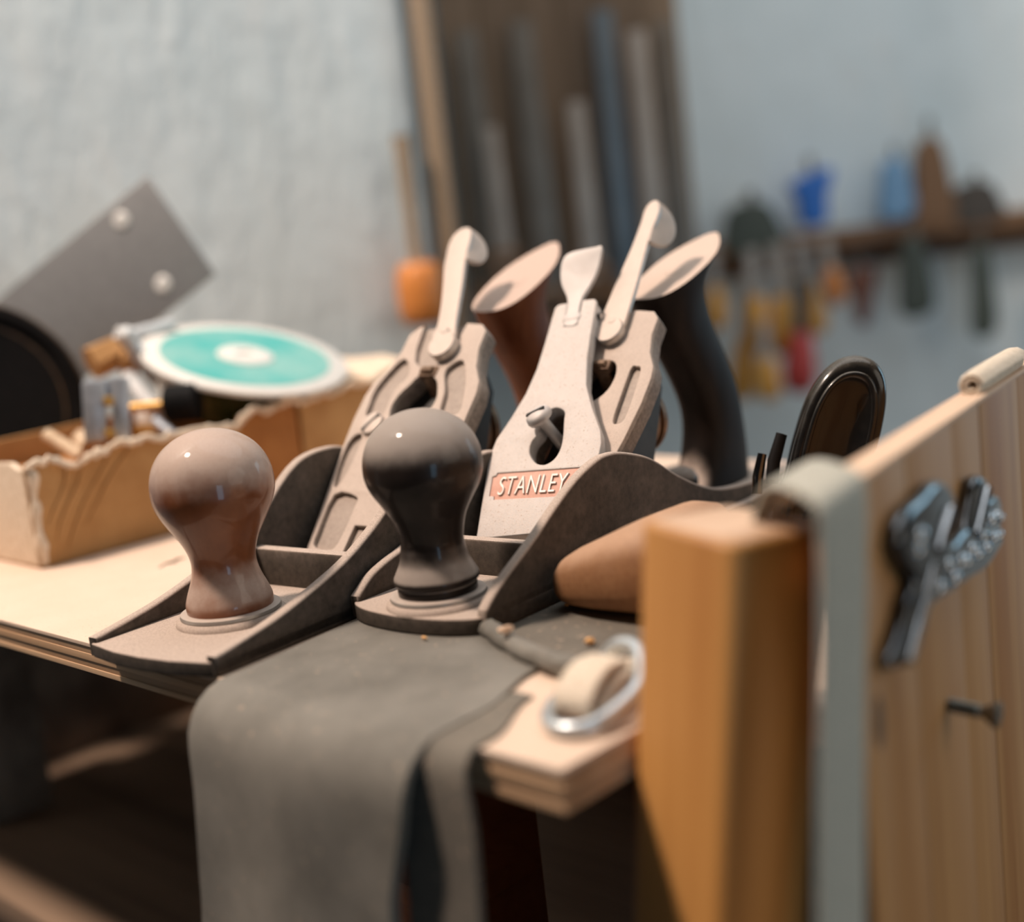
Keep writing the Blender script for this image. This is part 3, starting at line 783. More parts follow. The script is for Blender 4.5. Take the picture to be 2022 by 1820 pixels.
# ------------------------------------------------------------------ pine end panel, post, straps
BD = Vector((.556, .831, 0)); BN = Vector((.831, -.556, 0)); BOFF = -106.7
def bpt(t, z, out=0.0):
    p = BD * t + BN * (BOFF + out)
    return Vector((p.x, p.y, z))
panel = empty('end_panel', P(*bpt(380, ZF + 10)), 0, 'knotty pine end panel carrying the chrome badge and a loose screw', 'panel')
rotb = math.atan2(BD.y, BD.x)
panel.rotation_euler.z = rotb
# boards glued side by side, each with its own grain
PH = -70 - (ZF + 10)
cuts = [299, 316, 345.5, 391, 423, 474, 540]
for i in range(len(cuts) - 1):
    a, b = cuts[i], cuts[i + 1]
    me = box(b - a - .25, 9.4, PH, .7, None, 2, ((a + b) / 2 - 380, 4.7 + (.0, .25, .1, .3, .05, .2)[i], PH / 2))
    o = obj('board', me, 'pine', panel)
    # knots
    for (kt, kz, kr) in ((310, -131.5, 4.6), (412, -66, 2.0)):
        if a < kt < b and kz < -72:
            obj('knot', lathe([(kr, -.2), (kr, .08), (kr * .7, .1), (.05, .1)], 24, Matrix.Translation(((kt - 380) * .001, (.0, .25, .1, .3, .05, .2)[i] * .001, (kz - ZF - 10) * .001)) @ Matrix.Rotation(R(90), 4, 'X') @ Matrix.Diagonal((.8, 1.5, 1, 1))), M['rust'], o)
obj('top_strip', box(cuts[-1] - cuts[0], 9.6, 1.6, .5, None, 2, ((cuts[-1] + cuts[0]) / 2 - 380, 4.8, PH + .4)), 'pine_top', panel)

# post: leans a little to the right
C0 = Vector((51, 307, 0)); pr = Vector((.79, .61, 0)); pl = Vector((-.61, .79, 0))
lean = R(6.8)
po = empty('wooden_post', P(50, 320, ZS), 0, 'out-of-focus square wooden post standing at the shelf corner before the panel', 'post', None)
po.rotation_mode = 'QUATERNION'
po.rotation_quaternion = Quaternion((0, 1, 0), lean) @ Quaternion((0, 0, 1), math.atan2(pr.y, pr.x))
HP = 54.5
HD = -880.0
def post_ring(z, ins):
    w1, w2, r_ = 35.0 / 2 - ins, 33.0 / 2 - ins, 4.2
    out = []
    for cx_, cy_, a0 in ((w1 - r_, w2 - r_, 0), (-w1 + r_, w2 - r_, 90), (-w1 + r_, -w2 + r_, 180), (w1 - r_, -w2 + r_, 270)):
        for k in range(6):
            a = R(a0 + 18 * k); out.append((cx_ + r_ * math.cos(a), cy_ + r_ * math.sin(a), z))
    return out
me = loft([post_ring(HD, 0), post_ring(HP - 1.6, 0), post_ring(HP - .5, .5), post_ring(HP, 1.6)], True, 50)
POST = obj('shaft', me, 'post', po)
obj('end_grain', plate([(p[0], p[1]) for p in post_ring(0, 1.7)], (), .3, .05, Matrix.Translation((0, 0, HP * .001)), .15), 'pine_top', po, 'dusty end grain on top of the post')
po.location = P(*(C0 + pr * 15.5 + pl * 15 + Vector((-7.0, 0, ZS))))

# webbing strap from the back corner of the post over the panel's near end, hanging down its face
sp_ = [(321, -80, -27.5), (319.5, -75.5, -25.5), (316, -70.5, -22), (311, -68.2, -17), (303, -67.2, -10), (295, -66.8, -3.5), (290.5, -67.4, .8), (288.5, -70, 2.4), (287.5, -77, 2.5), (283, -100, 2.4), (277, -125, 2.4), (270.5, -155, 2.4), (262, -195, 2.4), (253, -240, 2.4)]
sp_ = catmull(sp_, 5, False)
path = [A(bpt(*p)) for p in sp_]
o = rebase(obj('webbing_strap', ribbon(path, tuple(BD), [31] * len(path), 1.8, None, False), 'web_grey', None, 'grey-cream webbing strap folded over the panel beside the post, hanging down its face', 'strap'))
# strap loop at the far right of the panel top
path = []
for k in range(22):
    a = R(-60 + 300 * k / 21)
    path.append(bpt(463, -66.2 + (1.4 + 2.6 * k / 21) * math.sin(a * 2.2), -4.8 - (1.4 + 2.6 * k / 21) * math.cos(a * 2.2)))
o = rebase(obj('webbing_roll', ribbon([A(p) for p in path], tuple(BD), 62, 2.2), 'web', None, 'cream woven webbing rolled over the top of the pine panel at far right', 'webbing'))
# strap with metal ring on the shelf beside the post
path = [sh(255.6, 108, 2), sh(255.6, 92, 2.2), sh(257.2, 78, 2.4), sh(258.8, 62, 3.5), sh(260.8, 48, 8.5), sh(262.4, 39, 9.5), sh(263.6, 31, 6.5), sh(264.8, 26, 3.2)]
path = catmull([tuple(p) for p in path], 5, False)
bs = empty('buckle_strap', P(*sh(258.8, 60, 0)), 0, 'blurred cream webbing strap with a metal ring lying on the shelf beside the post', 'strap')
me = ribbon([A(p) for p in path], tuple(ED), 17, 2.4); me.transform(Matrix.Translation(-bs.location)); obj('webbing', me, 'web', bs)
rp = [sh(247.6, 52, 3), sh(255.6, 54, 12), sh(265.2, 52, 13), sh(274.8, 40, 8), sh(274.8, 22, 3.5), sh(267.6, 16, 2.6), sh(258.8, 20, 2.6), sh(250.8, 34, 2.6)]
rp = catmull([tuple(p) for p in rp], 5, True); rp.append(rp[0])
me = tube([A(p) for p in rp], 2.0, 12); me.transform(Matrix.Translation(-bs.location)); obj('ring', me, 'ring', bs, 'bent metal ring')
path = [sh(262.0, 44, 12), sh(262.8, 36, 13), sh(264.4, 28, 11), sh(265.6, 23, 7), sh(265.2, 25, 3), sh(264.0, 32, 2.4), sh(262.8, 44, 2.4)]
path = catmull([tuple(p) for p in path], 5, False)
me = ribbon([A(p) for p in path], tuple(ED), 13, 2.2); me.transform(Matrix.Translation(-bs.location)); obj('strap_end', me, 'web', bs, 'folded end of the webbing')

# chrome badge
bad = empty('chrome_badge', P(*bpt(360, -118, 0)), 0, 'shiny chrome script badge fixed to the pine panel', 'badge')
BF = frame(bpt(0, 0, .35), tuple(BD), (0, 0, 1))
BF = Matrix.Translation(Vector((0, 0, (900 - ZS) / 1000)) - bad.location) @ BF
em = [(360.0, -80.8), (368.3, -84.5), (372.9, -89.9), (368.8, -91.0), (364.4, -94.3), (362.0, -97.4), (368.7, -100.7), (376.6, -100.0), (382.6, -99.9), (384.7, -99.3), (392.1, -93.3), (398.4, -88.4), (405.7, -89.8), (410.5, -93.4), (408.0, -97.6), (415.2, -98.0), (421.9, -99.3), (424.5, -103.8), (422.3, -108.7), (424.6, -114.8), (415.9, -116.7), (402.1, -117.7), (385.4, -115.8), (366.0, -114.1), (344.7, -112.0), (338.9, -115.4), (329.8, -119.5), (323.1, -120.8), (315.8, -119.0), (308.4, -115.5), (319.2, -110.1), (326.4, -104.9), (332.0, -101.1), (325.3, -95.2), (321.0, -90.1), (320.2, -87.0), (323.9, -83.6), (331.3, -81.5), (342.6, -81.2), (351.3, -80.1)]
obj('badge_plate', plate(catmull(em, 4), (), 4.6, 1.9, BF, 4.6, 60, 4), 'chrome', bad)
for pts, r_ in (([(346.8, -101.7), (335, -110), (321, -119)], 1.5), ([(366.2, -90.4), (358.9, -94.5), (352.7, -98.6)], 1.7), ([(407, -93.8), (399.4, -99), (392, -104)], 1.5)):
    me = tube([(a, b, 4.6) for a, b in catmull(pts, 5, False)], r_, 12, BF); obj('ridge', me, 'chrome_hi', bad)
for a, b, r_ in ((337, -90.5, 2.2), (334.5, -93.4, 1.6), (352, -108.5, 1.7), (361, -104.8, 1.6), (367, -110.3, 1.8), (374, -107.4, 2.0), (380, -108.8, 1.6), (386, -107, 1.6), (392, -110, 1.5), (398, -106, 1.4), (402, -110.8, 1.4), (410, -104, 1.7), (411, -110, 1.5), (416, -104, 1.3), (418, -111, 1.5), (420.5, -106, 1.2)):
    me = lathe([(r_ * 1.15, -.6), (r_ * 1.1, .5), (r_ * .7, 1.3), (.05, 1.6)], 16, BF @ Matrix.Translation((a * .001, b * .001, .0044)) @ Matrix.Rotation(R(25), 4, 'Z') @ Matrix.Diagonal((1.6, .8, 1, 1)), 70); obj('stud', me, 'chrome_hi', bad)

# screw sticking out of the panel
p0 = bpt(370, -149.3, 0)
sd = Vector((.80, -.59, -.10)).normalized()
scr = empty('wood_screw', P(*p0), 0, 'small countersunk screw half driven into the pine panel', 'screw')
fm = frame((0, 0, 0), sd.cross(Vector((0, 0, 1))), sd.cross(sd.cross(Vector((0, 0, 1)))))
if (fm @ Vector((0, 0, 1)) - fm.translation).dot(sd) < 0: fm = frame((0, 0, 0), sd.cross(Vector((0, 0, 1))), -sd.cross(sd.cross(Vector((0, 0, 1)))))
prof = [(1.5, -4)]
for k in range(10): prof += [(1.45, .9 * k), (2.1, .9 * k + .45)]
prof += [(1.5, 9.2), (1.6, 10.2)]
obj('thread', lathe(prof, 20, fm), 'screw', scr)
obj('head', lathe([(1.6, 10), (3.9, 13.6), (3.9, 14.3), (3.6, 14.5), (1.3, 14.5), (.9, 13.9), (.05, 13.9)], 28, fm), 'screw', scr)

# ------------------------------------------------------------------ glossy black handle behind the panel
bh = empty('glossy_black_case', P(118, 500, ZS), 0, 'glossy black plastic case with a rimmed hollow, standing behind the pine panel', 'case')
HF = frame((113.5 - 118, 0, 1.5), (.985, -.10, -.12), (.30, .17, .94))
out = [(-17, 0), (-17.5, 30), (-16.5, 46), (-14.5, 57), (-10.5, 66), (-4.5, 71.5), (2.5, 73), (9.5, 71), (14.5, 65.5), (17.2, 57), (17.8, 46), (17, 30), (16, 0)]
out = [(a * .92, b) for a, b in out]
ou = catmull(out, 5, True)
def ring_at(k, w_):
    return [tuple((HF @ Vector((a * k * .001, (b * k + (1 - k) * 30) * .001, w_ * .001))) * 1000) for a, b in ou]
obj('shell', loft([ring_at(.80, -19), ring_at(.93, -18), ring_at(1.0, -14), ring_at(1.02, -8), ring_at(1.0, -3), ring_at(.94, -.6), ring_at(.86, 0), ring_at(.70, -.5), ring_at(.60, -2.4), ring_at(.3, -3.4)], True, 60), 'black_gloss', bh)
inn = [(a * .80, 4 + b * .86) for a, b in out]
ring_o = catmull(inn, 5); ring_i = catmull([(a * .80, 6 + (b - 4) * .925 + 0) for a, b in inn], 5)
obj('rim', plate(ring_o, (ring_i,), 3.0, 1.2, HF, 1.6, 60, 4), 'black_gloss', bh)
pin = [HF @ Vector((x_ * .001, y_ * .001, z_ * .001)) for x_, y_, z_ in ((-21, 22, -6), (-22, 31, -6), (-21, 42, -6))]
obj('hinge_pin', tube([tuple(p * 1000) for p in pin], [2.6, 2.6, 2.2], 12), 'black', bh)
pin = [HF @ Vector((x_ * .001, y_ * .001, z_ * .001)) for x_, y_, z_ in ((-26, 18, -6), (-27, 25, -6), (-27, 34, -6))]
obj('hinge_pin', tube([tuple(p * 1000) for p in pin], [2.2, 2.2, 1.8], 12), 'chrome', bh)

# ------------------------------------------------------------------ cardboard box
BC = Vector((-225, 616, ZS)); bx1 = Vector((.7138, .7003, 0)); bx2 = Vector((-.7003, .7138, 0))
cb = empty('cardboard_box', P(*BC), math.atan2(bx1.y, bx1.x), 'torn open cardboard box of odds and ends on the shelf against the wall', 'box')
LB, WB = 214.0, 92.0
rim = [(0, 49), (6, 51), (13, 50.8), (19, 47), (26, 45.8), (33, 48.6), (40, 49.2), (47, 51.4), (54, 50.6), (65, 51), (76, 49.4), (88, 50.2), (97, 49.2), (108, 47), (117, 47.6), (119, 49.5), (122, 52.5), (131, 54.2), (136, 52.2), (142, 53.6), (150, 54.4), (159, 53.3), (172, 55.2), (180, 54.8), (195, 56.2), (LB, 56)]
random.seed(3)
rimf = catmull(rim, 4, False)
rimf = [(a, b + random.uniform(-1.1, 1.1)) for a, b in rimf]
def cwall(name, outline, th, mat, m4, parent=cb): return obj(name, plate(outline, (), th, .25, m4, 0), mat, parent)
split = 119
lowp = [(a, b - 1.6) for a, b in rimf]
fw = [(0, .3), (split, .3)] + [p for p in reversed(lowp) if p[0] <= split]
front = frame((0, 0, 0), (1, 0, 0), (0, 0, 1))     # normal (0,-1,0): toward the camera
w1 = cwall('box_side', fw, 3.2, 'card', front)
fw2 = [(split, .3), (157, .3)] + [p for p in reversed(lowp) if split < p[0] <= 157]
obj('bare_patch', plate(fw2, (), 2.2, .15, front, -1.0), 'card_orange', w1, 'darker patch where the outer paper is torn away')
fw3 = [(157, .3), (LB, .3)] + [p for p in reversed(lowp) if p[0] > 157]
obj('side_panel', plate(fw3, (), 3.2, .25, front, 0), 'card', w1)
# torn pale paper along the rim
rv = [(a, -1.6 + 1.1 * noise.noise(Vector((a * .2, 3, 0))), b - .6) for a, b in rimf]
obj('torn_rim', tube(rv, [1.7 + .9 * noise.noise(Vector((a[0] * .15, 0, 1))) for a in rv], 8, None, .5), 'card_edge', w1)
cr = [(2, -.2, 2), (1.5, -.5, 18), (2.2, -.3, 34), (3, -.8, 47)]
obj('torn_corner', tube(catmull(cr, 5, False), [1.4, 1.8, 2.2, 2.8, 2.5] * 4, 8, None, .5), 'card_edge', w1)
for k, (a0, b0, a1, b1) in enumerate([(20, 44, 8, 20), (27, 43, 10, 12), (42, 46, 14, 8), (55, 48, 24, 16)]):
    mp = [(a0 + (a1 - a0) * t + 1.5 * math.sin(t * 5 + k), -.25, b0 + (b1 - b0) * t) for t in (0, .25, .5, .75, 1)]
    obj('crease', tube(mp, [.9, .7, .8, .6, .3], 6), 'card', w1)
side = frame((0, 0, 0), (0, 1, 0), (0, 0, 1))
sw = [(0, .3), (WB, .3), (WB, 51), (60, 52), (34, 49), (16, 50), (8, 47), (0, 48)]
w2 = cwall('box_side', sw, 3.2, 'card_edge', frame((0, 0, 0), (0, -1, 0), (0, 0, 1)) @ Matrix.Diagonal((-1, 1, -1, 1)) if False else frame((3.2, 0, 0), (0, 1, 0), (0, 0, 1)))
w3 = cwall('box_side', [(0, .3), (WB, .3), (WB, 55), (0, 56)], 3.2, 'card', frame((LB, 0, 0), (0, 1, 0), (0, 0, 1)))
w4 = cwall('box_side', [(0, .3), (LB, .3), (LB, 56), (0, 52)], 3.2, 'card', frame((0, WB, 0), (1, 0, 0), (0, 0, 1)))
cwall('box_bottom', [(0, 0), (LB, 0), (LB, WB), (0, WB)], 1.5, 'card', Matrix.Translation((0, 0, .0016)))
cwall('inner_pad', [(4, 4), (LB - 4, 4), (LB - 4, WB - 4), (4, WB - 4)], 36, 'card_orange', Matrix.Translation((0, 0, .038)))
fo_ = [(0, 0), (WB - 4, 0), (WB - 8, 30), (WB * .6, 38), (WB * .35, 33), (6, 36)]
cwall('flap', [(a, b) for a, b in fo_], 3, 'card_edge', frame((LB - 1, WB - 2, 57), (0, -1, 0), (.95, 0, .22)))

# ------------------------------------------------------------------ things in the box
def bxp(u, v, h):
    p = BC + bx1 * u + bx2 * v
    return Vector((p.x, p.y, ZS + h))
def top_thing(name, loc, label, cat, rot=(0, 0, 0), group=None):
    return empty(name, P(*loc), 0, label, cat, group, rot)
# spool: white flange with a teal ring, dark green winding
sp_c = at(484, 706, 758); ks = 1.19
n_up = Vector((.26, -.21, .94)).normalized()
q = n_up.to_track_quat('Z', 'Y')
spool = empty('spool', P(*sp_c), 0, 'white-rimmed spool with teal disc label and dark green winding in the box', 'spool'); spool.rotation_euler = q.to_euler(); spool.scale = (ks, ks, ks)
obj('flange', lathe([(3, -2.2), (47.5, -2.2), (48.6, -1.4), (48.6, 0), (47.6, .8), (3, .8)], 72), 'white_plastic', spool)
obj('label_ring', lathe([(13.5, .7), (13.5, 1.05), (40, 1.05), (40, .7), (13.5, .7)], 72, None, 40, False), 'teal', spool, 'teal paper ring')
obj('hub', lathe([(13.2, .6), (13.2, 1.5), (12.4, 2.0), (4.6, 2.0), (4.2, .2), (.05, .2)], 48), 'white_plastic', spool)
obj('winding', lathe([(5, -25), (30, -25), (31, -23), (31, -6), (30.4, -2.3), (5, -2.3)], 64), 'green_dark', spool)
# metal plate
pc = [at(290, 347, 830), at(424, 541, 815)]
ua = (pc[0] - pc[1]).normalized()                 # short edge, up left
vb = at(60, 517, 842) - pc[0]; vb = (vb - ua * vb.dot(ua)).normalized()   # long edge, down left
SW = (pc[0] - pc[1]).length
mp_o = empty('metal_plate', P(*(pc[1])), 0, 'flat grey metal plate with two bright rivets leaning in the box', 'plate')
PF = frame((0, 0, 0), -vb, ua)
LP = (ZS - pc[1].z) / vb.z
obj('sheet', plate([(0, 0), (0, SW), (-LP, SW), (-LP, 0)], (), 2.2, .5, PF, 0), 'zinc', mp_o)
for px_, py_ in ((240, 435), (322, 561)):
    d = pxray(px_, py_); nn = ua.cross(-vb).normalized()
    k = pc[1].dot(nn) / d.dot(nn); h = d * k - pc[1]
    m4 = frame(tuple(h), tuple(-vb), tuple(ua))
    obj('rivet', lathe([(5.2, -3.2), (5.2, .5), (4.6, 1.0), (2.2, 1.0), (1.7, .3), (.05, .3)], 28, m4), 'rivet', mp_o)
# black round tin, only its edge inside the frame
bc = at(-58, 817, 742)
wt = empty('black_grinding_wheel', P(*bc), 0, 'large matt black wheel with a worn brown rim at the left picture edge', 'wheel')
wn = Vector((.30, -.93, .16)).normalized(); wt.rotation_euler = wn.to_track_quat('Z', 'Y').to_euler()
obj('disc', lathe([(5, -26), (62, -26), (63, -24), (63, -3), (62, -1), (58, 0), (57, -2.4), (50, -3.6), (5, -3.6)], 96), 'black', wt)
obj('rim_line', lathe([(62.4, -2.6), (63.3, -2.2), (63.4, -1.2), (62.2, -.2), (61.6, -.6), (62.4, -2.6)], 96, None, 40, False), 'black_rim', wt)
obj('inner_line', lathe([(49.4, -3.7), (49.4, -3.3), (50.8, -3.2), (50.8, -3.7), (49.4, -3.7)], 96, None, 40, False), 'black_rim', wt)
# zinc clamp block with brass screws
zc = at(215, 812, 668)
cbk = empty('clamp_block', P(*zc), 0, 'small zinc clamp block with brass screws in the box', 'clamp', None, (R(-6), R(6), R(14)))
obj('jaw', box(11, 16, 30, 1.0, None, 2, (-6.5, 0, 0)), 'zinc_light', cbk)
obj('jaw', box(8, 18, 33, 1.0, None, 2, (6.0, -2, 0)), 'zinc_light', cbk)
obj('bridge', box(22, 9, 12, .8, None, 2, (-.5, 6, 10)), 'zinc_light', cbk)
for z_ in (5, -11):
    obj('brass_screw', lathe([(2.6, 0), (2.6, 5), (2.2, 5.6), (.05, 5.7)], 20, Matrix.Translation((.0005, -.007, z_ * .001)) @ Matrix.Rotation(R(90), 4, 'X')), 'brass', cbk)
# black knob on a brass rod
kc = at(362, 795, 705)
kn = empty('threaded_knob', P(*kc), 0, 'black ribbed knob on a brass rod in front of the green spool', 'knob', None, (0, R(90), R(-8)))
prof = [(4, -9)]
for k in range(7): prof += [(9.6, -8.5 + 2.4 * k), (10.2, -7.8 + 2.4 * k), (10.2, -6.9 + 2.4 * k)]
prof += [(4, 9.5)]
obj('grip', lathe(prof, 40), 'black', kn)
obj('rod', lathe([(2.4, -30), (2.4, -8)], 20), 'brass', kn)
# pale pieces behind the clamp
def stick(name, pts, rad, mat, label, cat, seg=16):
    base = Vector(pts[0])
    me = tube([A(p) for p in pts], rad, seg)
    return rebase(obj(name, me, mat, None, label, cat))
stick('plastic_tube', [at(240, 655, 738), at(300, 735, 751), at(372, 812, 731)], 5.2, 'pale_grey', 'thick pale grey tube slanting behind the clamp block', 'tube')
stick('plastic_tube', [at(250, 742, 741), at(290, 790, 731), at(318, 815, 710)], 4.2, 'pale_grey', 'short white tube between clamp block and black knob', 'tube')
stick('steel_pin', [at(232, 650, 736), at(246, 664, 734)], 2.2, 'rivet', 'bright steel pin at the lower edge of the metal plate', 'pin')
pe = empty('plastic_elbow', P(*at(318, 792, 734)), 0, 'white plastic elbow with brass collar beside the black knob', 'elbow', None, (R(-8), 0, R(-25)))
obj('upright', box(15, 12, 22, 3, None, 3, (6, 3, 5)), 'white_plastic', pe)
obj('foot', box(17, 13, 12, 3, None, 3, (-6, 0, -8)), 'white_plastic', pe)
obj('collar', box(17.5, 13.5, 3, .8, None, 2, (-6, 0, -15.4)), 'brass', pe)
stick('metal_strip', [at(305, 830, 700), at(345, 862, 694), at(372, 880, 690)], 3.0, 'zinc_light', 'pale metal strip dipping into the box below the black knob', 'strip')
stick('dowel', [at(92, 858, 678), at(128, 880, 672), at(160, 902, 666)], 3.4, 'dowel', 'short pale dowel resting on the torn box rim', 'dowel')
stick('cork', [at(160, 862, 685), at(178, 885, 678)], [5, 6], 'dowel', 'stubby cork beside the pale dowel in the box', 'cork')
stick('metal_bar', [at(258, 660, 763), at(340, 640, 783)], 3.4, 'pale_grey', 'bright grey bar touching the plate behind the spool', 'bar')
stick('wooden_block', [at(180, 718, 748), at(245, 690, 760), at(262, 720, 753)], [10, 11, 9], 'card', 'brown scrap of cardboard tube under the metal plate', 'tube', 6)
stick('iron_hook', [at(270, 880, 700), at(282, 866, 700), at(305, 864, 700), at(322, 880, 700)], 2.0, 'rust', 'dark bent iron hook below the clamp block', 'hook', 10)

# dark shavings on the plywood
for k, (a, b) in enumerate(((335, 1112), (352, 1105), (318, 1119))):
    p = onz(a, b, ZS + .3)
    me = tube([(-3.5, 0, 0), (0, .5, .25), (3.5, -.4, 0)], [.2, .45, .2], 6)
    o = obj('shaving', me, 'rust', None, ('tiny dark shaving on the plywood, middle of three', 'tiny dark shaving on the plywood, nearest the reddish knob', 'tiny dark shaving on the plywood, farthest from the reddish knob')[k], 'shaving', 'dark shavings on the plywood')
    o.location = P(p.x, p.y, ZS + .35); o.rotation_euler.z = .5 + .3 * k
    o.scale = (1, 1, 1) if k < 2 else (.5, .6, .6)

# ------------------------------------------------------------------ under the shelf
lb = empty('bench_frame', P(*sh(-60, 190, -900)), sh_rot, 'dark wooden bench frame with grey batten under the plywood shelf', 'bench frame')
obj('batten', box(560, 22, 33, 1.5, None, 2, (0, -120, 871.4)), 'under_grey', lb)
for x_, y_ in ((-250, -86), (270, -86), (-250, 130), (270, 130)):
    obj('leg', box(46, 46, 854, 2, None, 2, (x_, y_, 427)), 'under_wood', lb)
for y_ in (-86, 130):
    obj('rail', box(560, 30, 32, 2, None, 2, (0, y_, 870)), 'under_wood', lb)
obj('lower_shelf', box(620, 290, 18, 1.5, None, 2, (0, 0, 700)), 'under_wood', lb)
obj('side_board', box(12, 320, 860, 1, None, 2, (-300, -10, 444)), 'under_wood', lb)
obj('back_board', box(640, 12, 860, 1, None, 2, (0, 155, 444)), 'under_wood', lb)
rbx = empty('tool_box', P(*sh(60, 150, -190.9)), sh_rot, 'red-brown wooden box on the dark board under the shelf', 'box')
obj('body', box(130, 120, 60, 2, None, 2, (0, 0, 30)), 'red_box', rbx)
obj('lid', box(134, 124, 10, 2, None, 2, (0, 0, 65)), 'red_box', rbx)

# ------------------------------------------------------------------ background: hanging saws and clamps on a brown board
M['bg_brown'] = m_wood('brown_board', (.29, .195, .12), (.22, .145, .09), .12, 2, .7)
M['bg_beige'] = m_wood('beige_wood', (.38, .29, .20), (.31, .23, .155), .12, 2, .7)
M['saw_a'] = m_plain('saw_steel_dark', (.15, .125, .10), (.21, .18, .15), rough=.4, metal=.6, nscale=20)
M['saw_b'] = m_plain('saw_steel_grey', (.34, .285, .24), (.42, .355, .30), rough=.4, metal=.5, nscale=20)
M['saw_c'] = m_plain('saw_steel_blue', (.12, .145, .16), (.17, .19, .205), rough=.4, metal=.5, nscale=20)
M['handle_brown'] = m_wood('brown_handle', (.25, .13, .06), (.18, .09, .04), .15, 2, .5)
M['handle_orange'] = m_wood('orange_handle', (.72, .27, .06), (.60, .20, .04), .15, 2, .45)
M['handle_yellow'] = m_wood('yellow_handle', (.80, .42, .09), (.70, .34, .065), .15, 2, .45)
M['bg_red'] = m_plain('red_paint', (.42, .04, .04), (.5, .06, .05), rough=.45)
M['bg_blue'] = m_plain('blue_paint', (.012, .13, .52), (.02, .17, .60), rough=.45)
M['bg_pale_blue'] = m_plain('pale_blue_paint', (.16, .34, .56), (.22, .40, .62), rough=.5)
M['bg_dark'] = m_plain('dark_tool', (.05, .042, .035), (.08, .066, .055), rough=.6)
M['bg_green'] = m_plain('dark_green_tool', (.045, .06, .05), (.07, .085, .07), rough=.6)
M['bg_darkred'] = m_plain('dark_red_tool', (.13, .045, .025), (.17, .065, .04), rough=.6)
YP = 1480
pb = empty('tool_cabinet', P(70, YP, -150), 0, 'tall brown planked tool cabinet behind the planes, hung with saws', 'cabinet')
for i in range(6):
    obj('plank', box(42.2, 266, 640, 1.5, None, 2, (-72 + 43 * i - 4, 145, 360)), 'bg_brown', pb)
saw_n = [0]
def hanging_saw(pxc, wpx, ytop, ybot, blade, handle, label, hpx=70, Y=YP - 8):
    Y = Y - (18 if saw_n[0] % 2 else 0); saw_n[0] += 1
    a = at(pxc, ytop, Y); b = at(pxc, ybot, Y)
    w_ = wpx / FPX * Y; h = a.z - b.z
    root = empty('hand_saw', P(a.x, Y, b.z), 0, label, 'saw', 'saws on the brown cabinet')
    hh = hpx / FPX * Y
    obj('blade', plate([(-w_ * .5, hh * .6), (w_ * .5, hh * .6), (w_ * .32, h), (-w_ * .40, h)], (), 2.0, .3, frame((0, -3, 0), (1, 0, 0), (0, 0, 1)), 0), blade, root)
    ho = catmull([(-w_ * .62, hh), (w_ * .62, hh * 1.05), (w_ * .75, hh * .45), (w_ * .5, 0), (-w_ * .3, -2), (-w_ * .7, hh * .3)], 5)
    hi = catmull([(-w_ * .22, hh * .75), (w_ * .25, hh * .75), (w_ * .28, hh * .35), (-w_ * .2, hh * .25)], 4)
    obj('handle', plate(ho, (hi,), 14, 3, frame((0, 2, 0), (1, 0, 0), (0, 0, 1)), 6), handle, root)
hanging_saw(922, 56, 60, 640, 'saw_a', 'handle_brown', 'dark saw hanging leftmost on the brown cabinet')
hanging_saw(968, 40, 250, 560, 'saw_b', 'handle_brown', 'narrow light grey saw, second from the left on the brown cabinet', 60)
hanging_saw(1030, 60, 40, 650, 'saw_a', 'handle_brown', 'wide dark saw, third from the left on the brown cabinet')
hanging_saw(1138, 44, 200, 590, 'saw_b', 'handle_brown', 'short light grey saw in the middle of the brown cabinet', 60)
hanging_saw(1190, 52, 20, 640, 'saw_c', 'handle_brown', 'blue-grey saw hanging right of the middle on the brown cabinet')
hanging_saw(1258, 50, 60, 660, 'saw_b', 'handle_brown', 'long grey saw, second from the right on the brown cabinet')
hanging_saw(1312, 40, 40, 690, 'saw_a', 'handle_brown', 'dark saw hanging rightmost on the brown cabinet')
bb = at(876, 420, 1108)
wl = empty('wooden_lath', P(bb.x, 1108, -170), 0, 'upright beige wooden lath at the left edge of the brown cabinet', 'lath')
obj('lath', box(17, 10, 520, 1.5, None, 2, (0, 0, 260)), 'bg_beige', wl)
oh = at(838, 575, 1070)
oro = empty('wooden_mallet', P(*at(838, 640, 1092)), 0, 'orange wooden mallet hanging on the white wall left of the brown cabinet', 'mallet')
obj('mallet_head', lathe([(13, 0), (17, 4), (19, 14), (19, 32), (17, 44), (13, 50)], 32, None, 60), 'handle_orange', oro)
obj('mallet_handle', lathe([(6, 49), (5, 70), (6, 110), (7, 150)], 20), 'bg_beige', oro)

# rail on the back wall with its tools
YR = 1700
rl = empty('tool_rail', P(460, YR, -72), 0, 'brown wooden tool rail along the back wall', 'rail')
obj('rail_board', box(620, 46, 22, 1.5, None, 2, (70, 24, 11)), 'handle_brown', rl)
obj('back_strip', box(620, 12, 40, 1.5, None, 2, (70, 52, -6)), 'handle_brown', rl)
chisel_n = [0]
def chisel(pxc, ytop, ybot, wpx, hmat, label, tilt=0, bmat='saw_b', grp='chisels hanging on the rail', name='chisel', cat='chisel'):
    ych = YR - 16 - (0, 36, 0, 36, 0, 36, 74, 74)[chisel_n[0]]; chisel_n[0] += 1
    b = at(pxc, ybot, ych); a = at(pxc, ytop, ych); h = a.z - b.z; w_ = 1.22 * wpx / FPX * YR
    root = empty(name, P(b.x, ych, b.z), 0, label, cat, grp, (0, R(tilt), 0))
    r_ = w_ / 2
    obj('handle', lathe([(r_ * .55, 0), (r_ * .9, h * .06), (r_, h * .2), (r_ * .82, h * .42), (r_ * .7, h * .5), (r_ * .55, h * .56)], 24, None, 60), hmat, root)
    obj('blade', box(r_ * 1.0, 3, h * .5, .5, None, 1, (0, 0, h * .8)), bmat, root)
chisel(1418, 500, 650, 34, 'handle_yellow', 'yellow-handled chisel hanging leftmost on the rail')
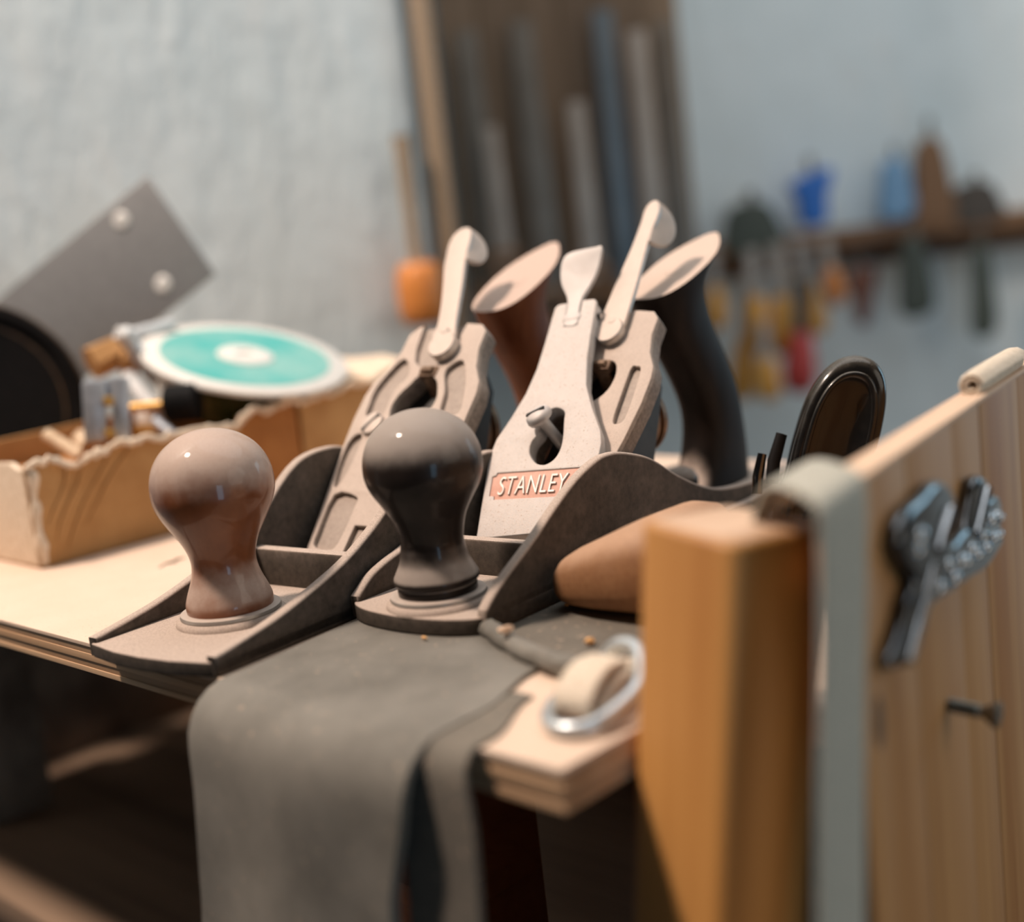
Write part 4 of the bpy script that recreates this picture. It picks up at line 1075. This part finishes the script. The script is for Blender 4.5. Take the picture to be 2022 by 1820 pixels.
chisel(1500, 500, 690, 40, 'handle_yellow', 'yellow-handled chisel, second from the left on the rail')
chisel(1466, 560, 790, 44, 'handle_yellow', 'long low-hanging yellow-handled chisel left of the red-handled one', 8)
chisel(1550, 490, 700, 42, 'handle_yellow', 'yellow-handled chisel above the red-handled one')
chisel(1612, 480, 660, 44, 'handle_yellow', 'stout yellow-handled chisel right of the red-handled one', -6)
chisel(1652, 470, 600, 34, 'handle_orange', 'orange-handled chisel, rightmost of the chisels on the rail', -6)
chisel(1578, 560, 775, 52, 'bg_red', 'red-handled chisel hanging lowest on the rail', 6, 'bg_dark')
chisel(1520, 640, 790, 38, 'handle_yellow', 'short amber-handled chisel between the low yellow one and the red one')
def block_tool(name, pxc, py0, py1, wpx, mat, label, cat, Y=YR - 10, shape=None, depth=24):
    b = at(pxc, py1, Y); a = at(pxc, py0, Y); h = a.z - b.z; w_ = wpx / FPX * Y
    sh_ = shape or [(-.5, 0), (.5, .05), (.45, .6), (.2, 1), (-.35, .95), (-.5, .5)]
    pts = catmull([(x_ * w_, z_ * h) for x_, z_ in sh_], 4)
    root = empty(name, P(b.x, Y, b.z), 0, label, cat)
    obj('body', plate(pts, (), depth, 3, frame((0, depth / 2, 0), (1, 0, 0), (0, 0, 1)), depth / 2 if False else depth), mat, root)
    obj('shank', lathe([(w_ * .09, h * .9), (w_ * .09, h * 1.25)], 16, Matrix.Translation((0, -.002, 0))), 'saw_a', root)
    return root
block_tool('spokeshave', 1490, 400, 500, 110, 'bg_green', 'dark grey-green tool resting on the left end of the rail', 'tool', YR + 12)
block_tool('paint_scraper', 1607, 335, 440, 78, 'bg_blue', 'bright blue wedge-shaped tool standing on the rail', 'tool', YR + 12, [(-.28, 0), (.28, 0), (.34, .45), (.5, 1), (-.5, .78), (-.4, .5)])
block_tool('paint_scraper', 1772, 315, 430, 60, 'bg_pale_blue', 'pale blue tool standing on the rail near the tall brown brush', 'tool', YR + 14)
block_tool('hand_brush', 1845, 275, 450, 70, 'handle_brown', 'tall brown brush standing on the right half of the rail', 'brush', YR + 12)
block_tool('tin_can', 1930, 360, 440, 90, 'bg_dark', 'dark tin standing at the right end of the rail', 'tin', YR + 12)
block_tool('pliers', 1705, 530, 640, 60, 'bg_darkred', 'dark red-brown pliers hanging under the rail', 'pliers', YR - 18, [(-.5, .9), (.5, 1), (.3, .45), (.12, 0), (-.2, .05), (-.3, .5)], 14)
block_tool('hand_brace', 1812, 470, 620, 60, 'bg_green', 'dark green hand brace hanging under the rail', 'brace', YR - 18, None, 16)
block_tool('wood_rasp', 1945, 480, 660, 46, 'bg_green', 'dark rasp hanging under the right end of the rail', 'rasp', YR - 18, None, 10)
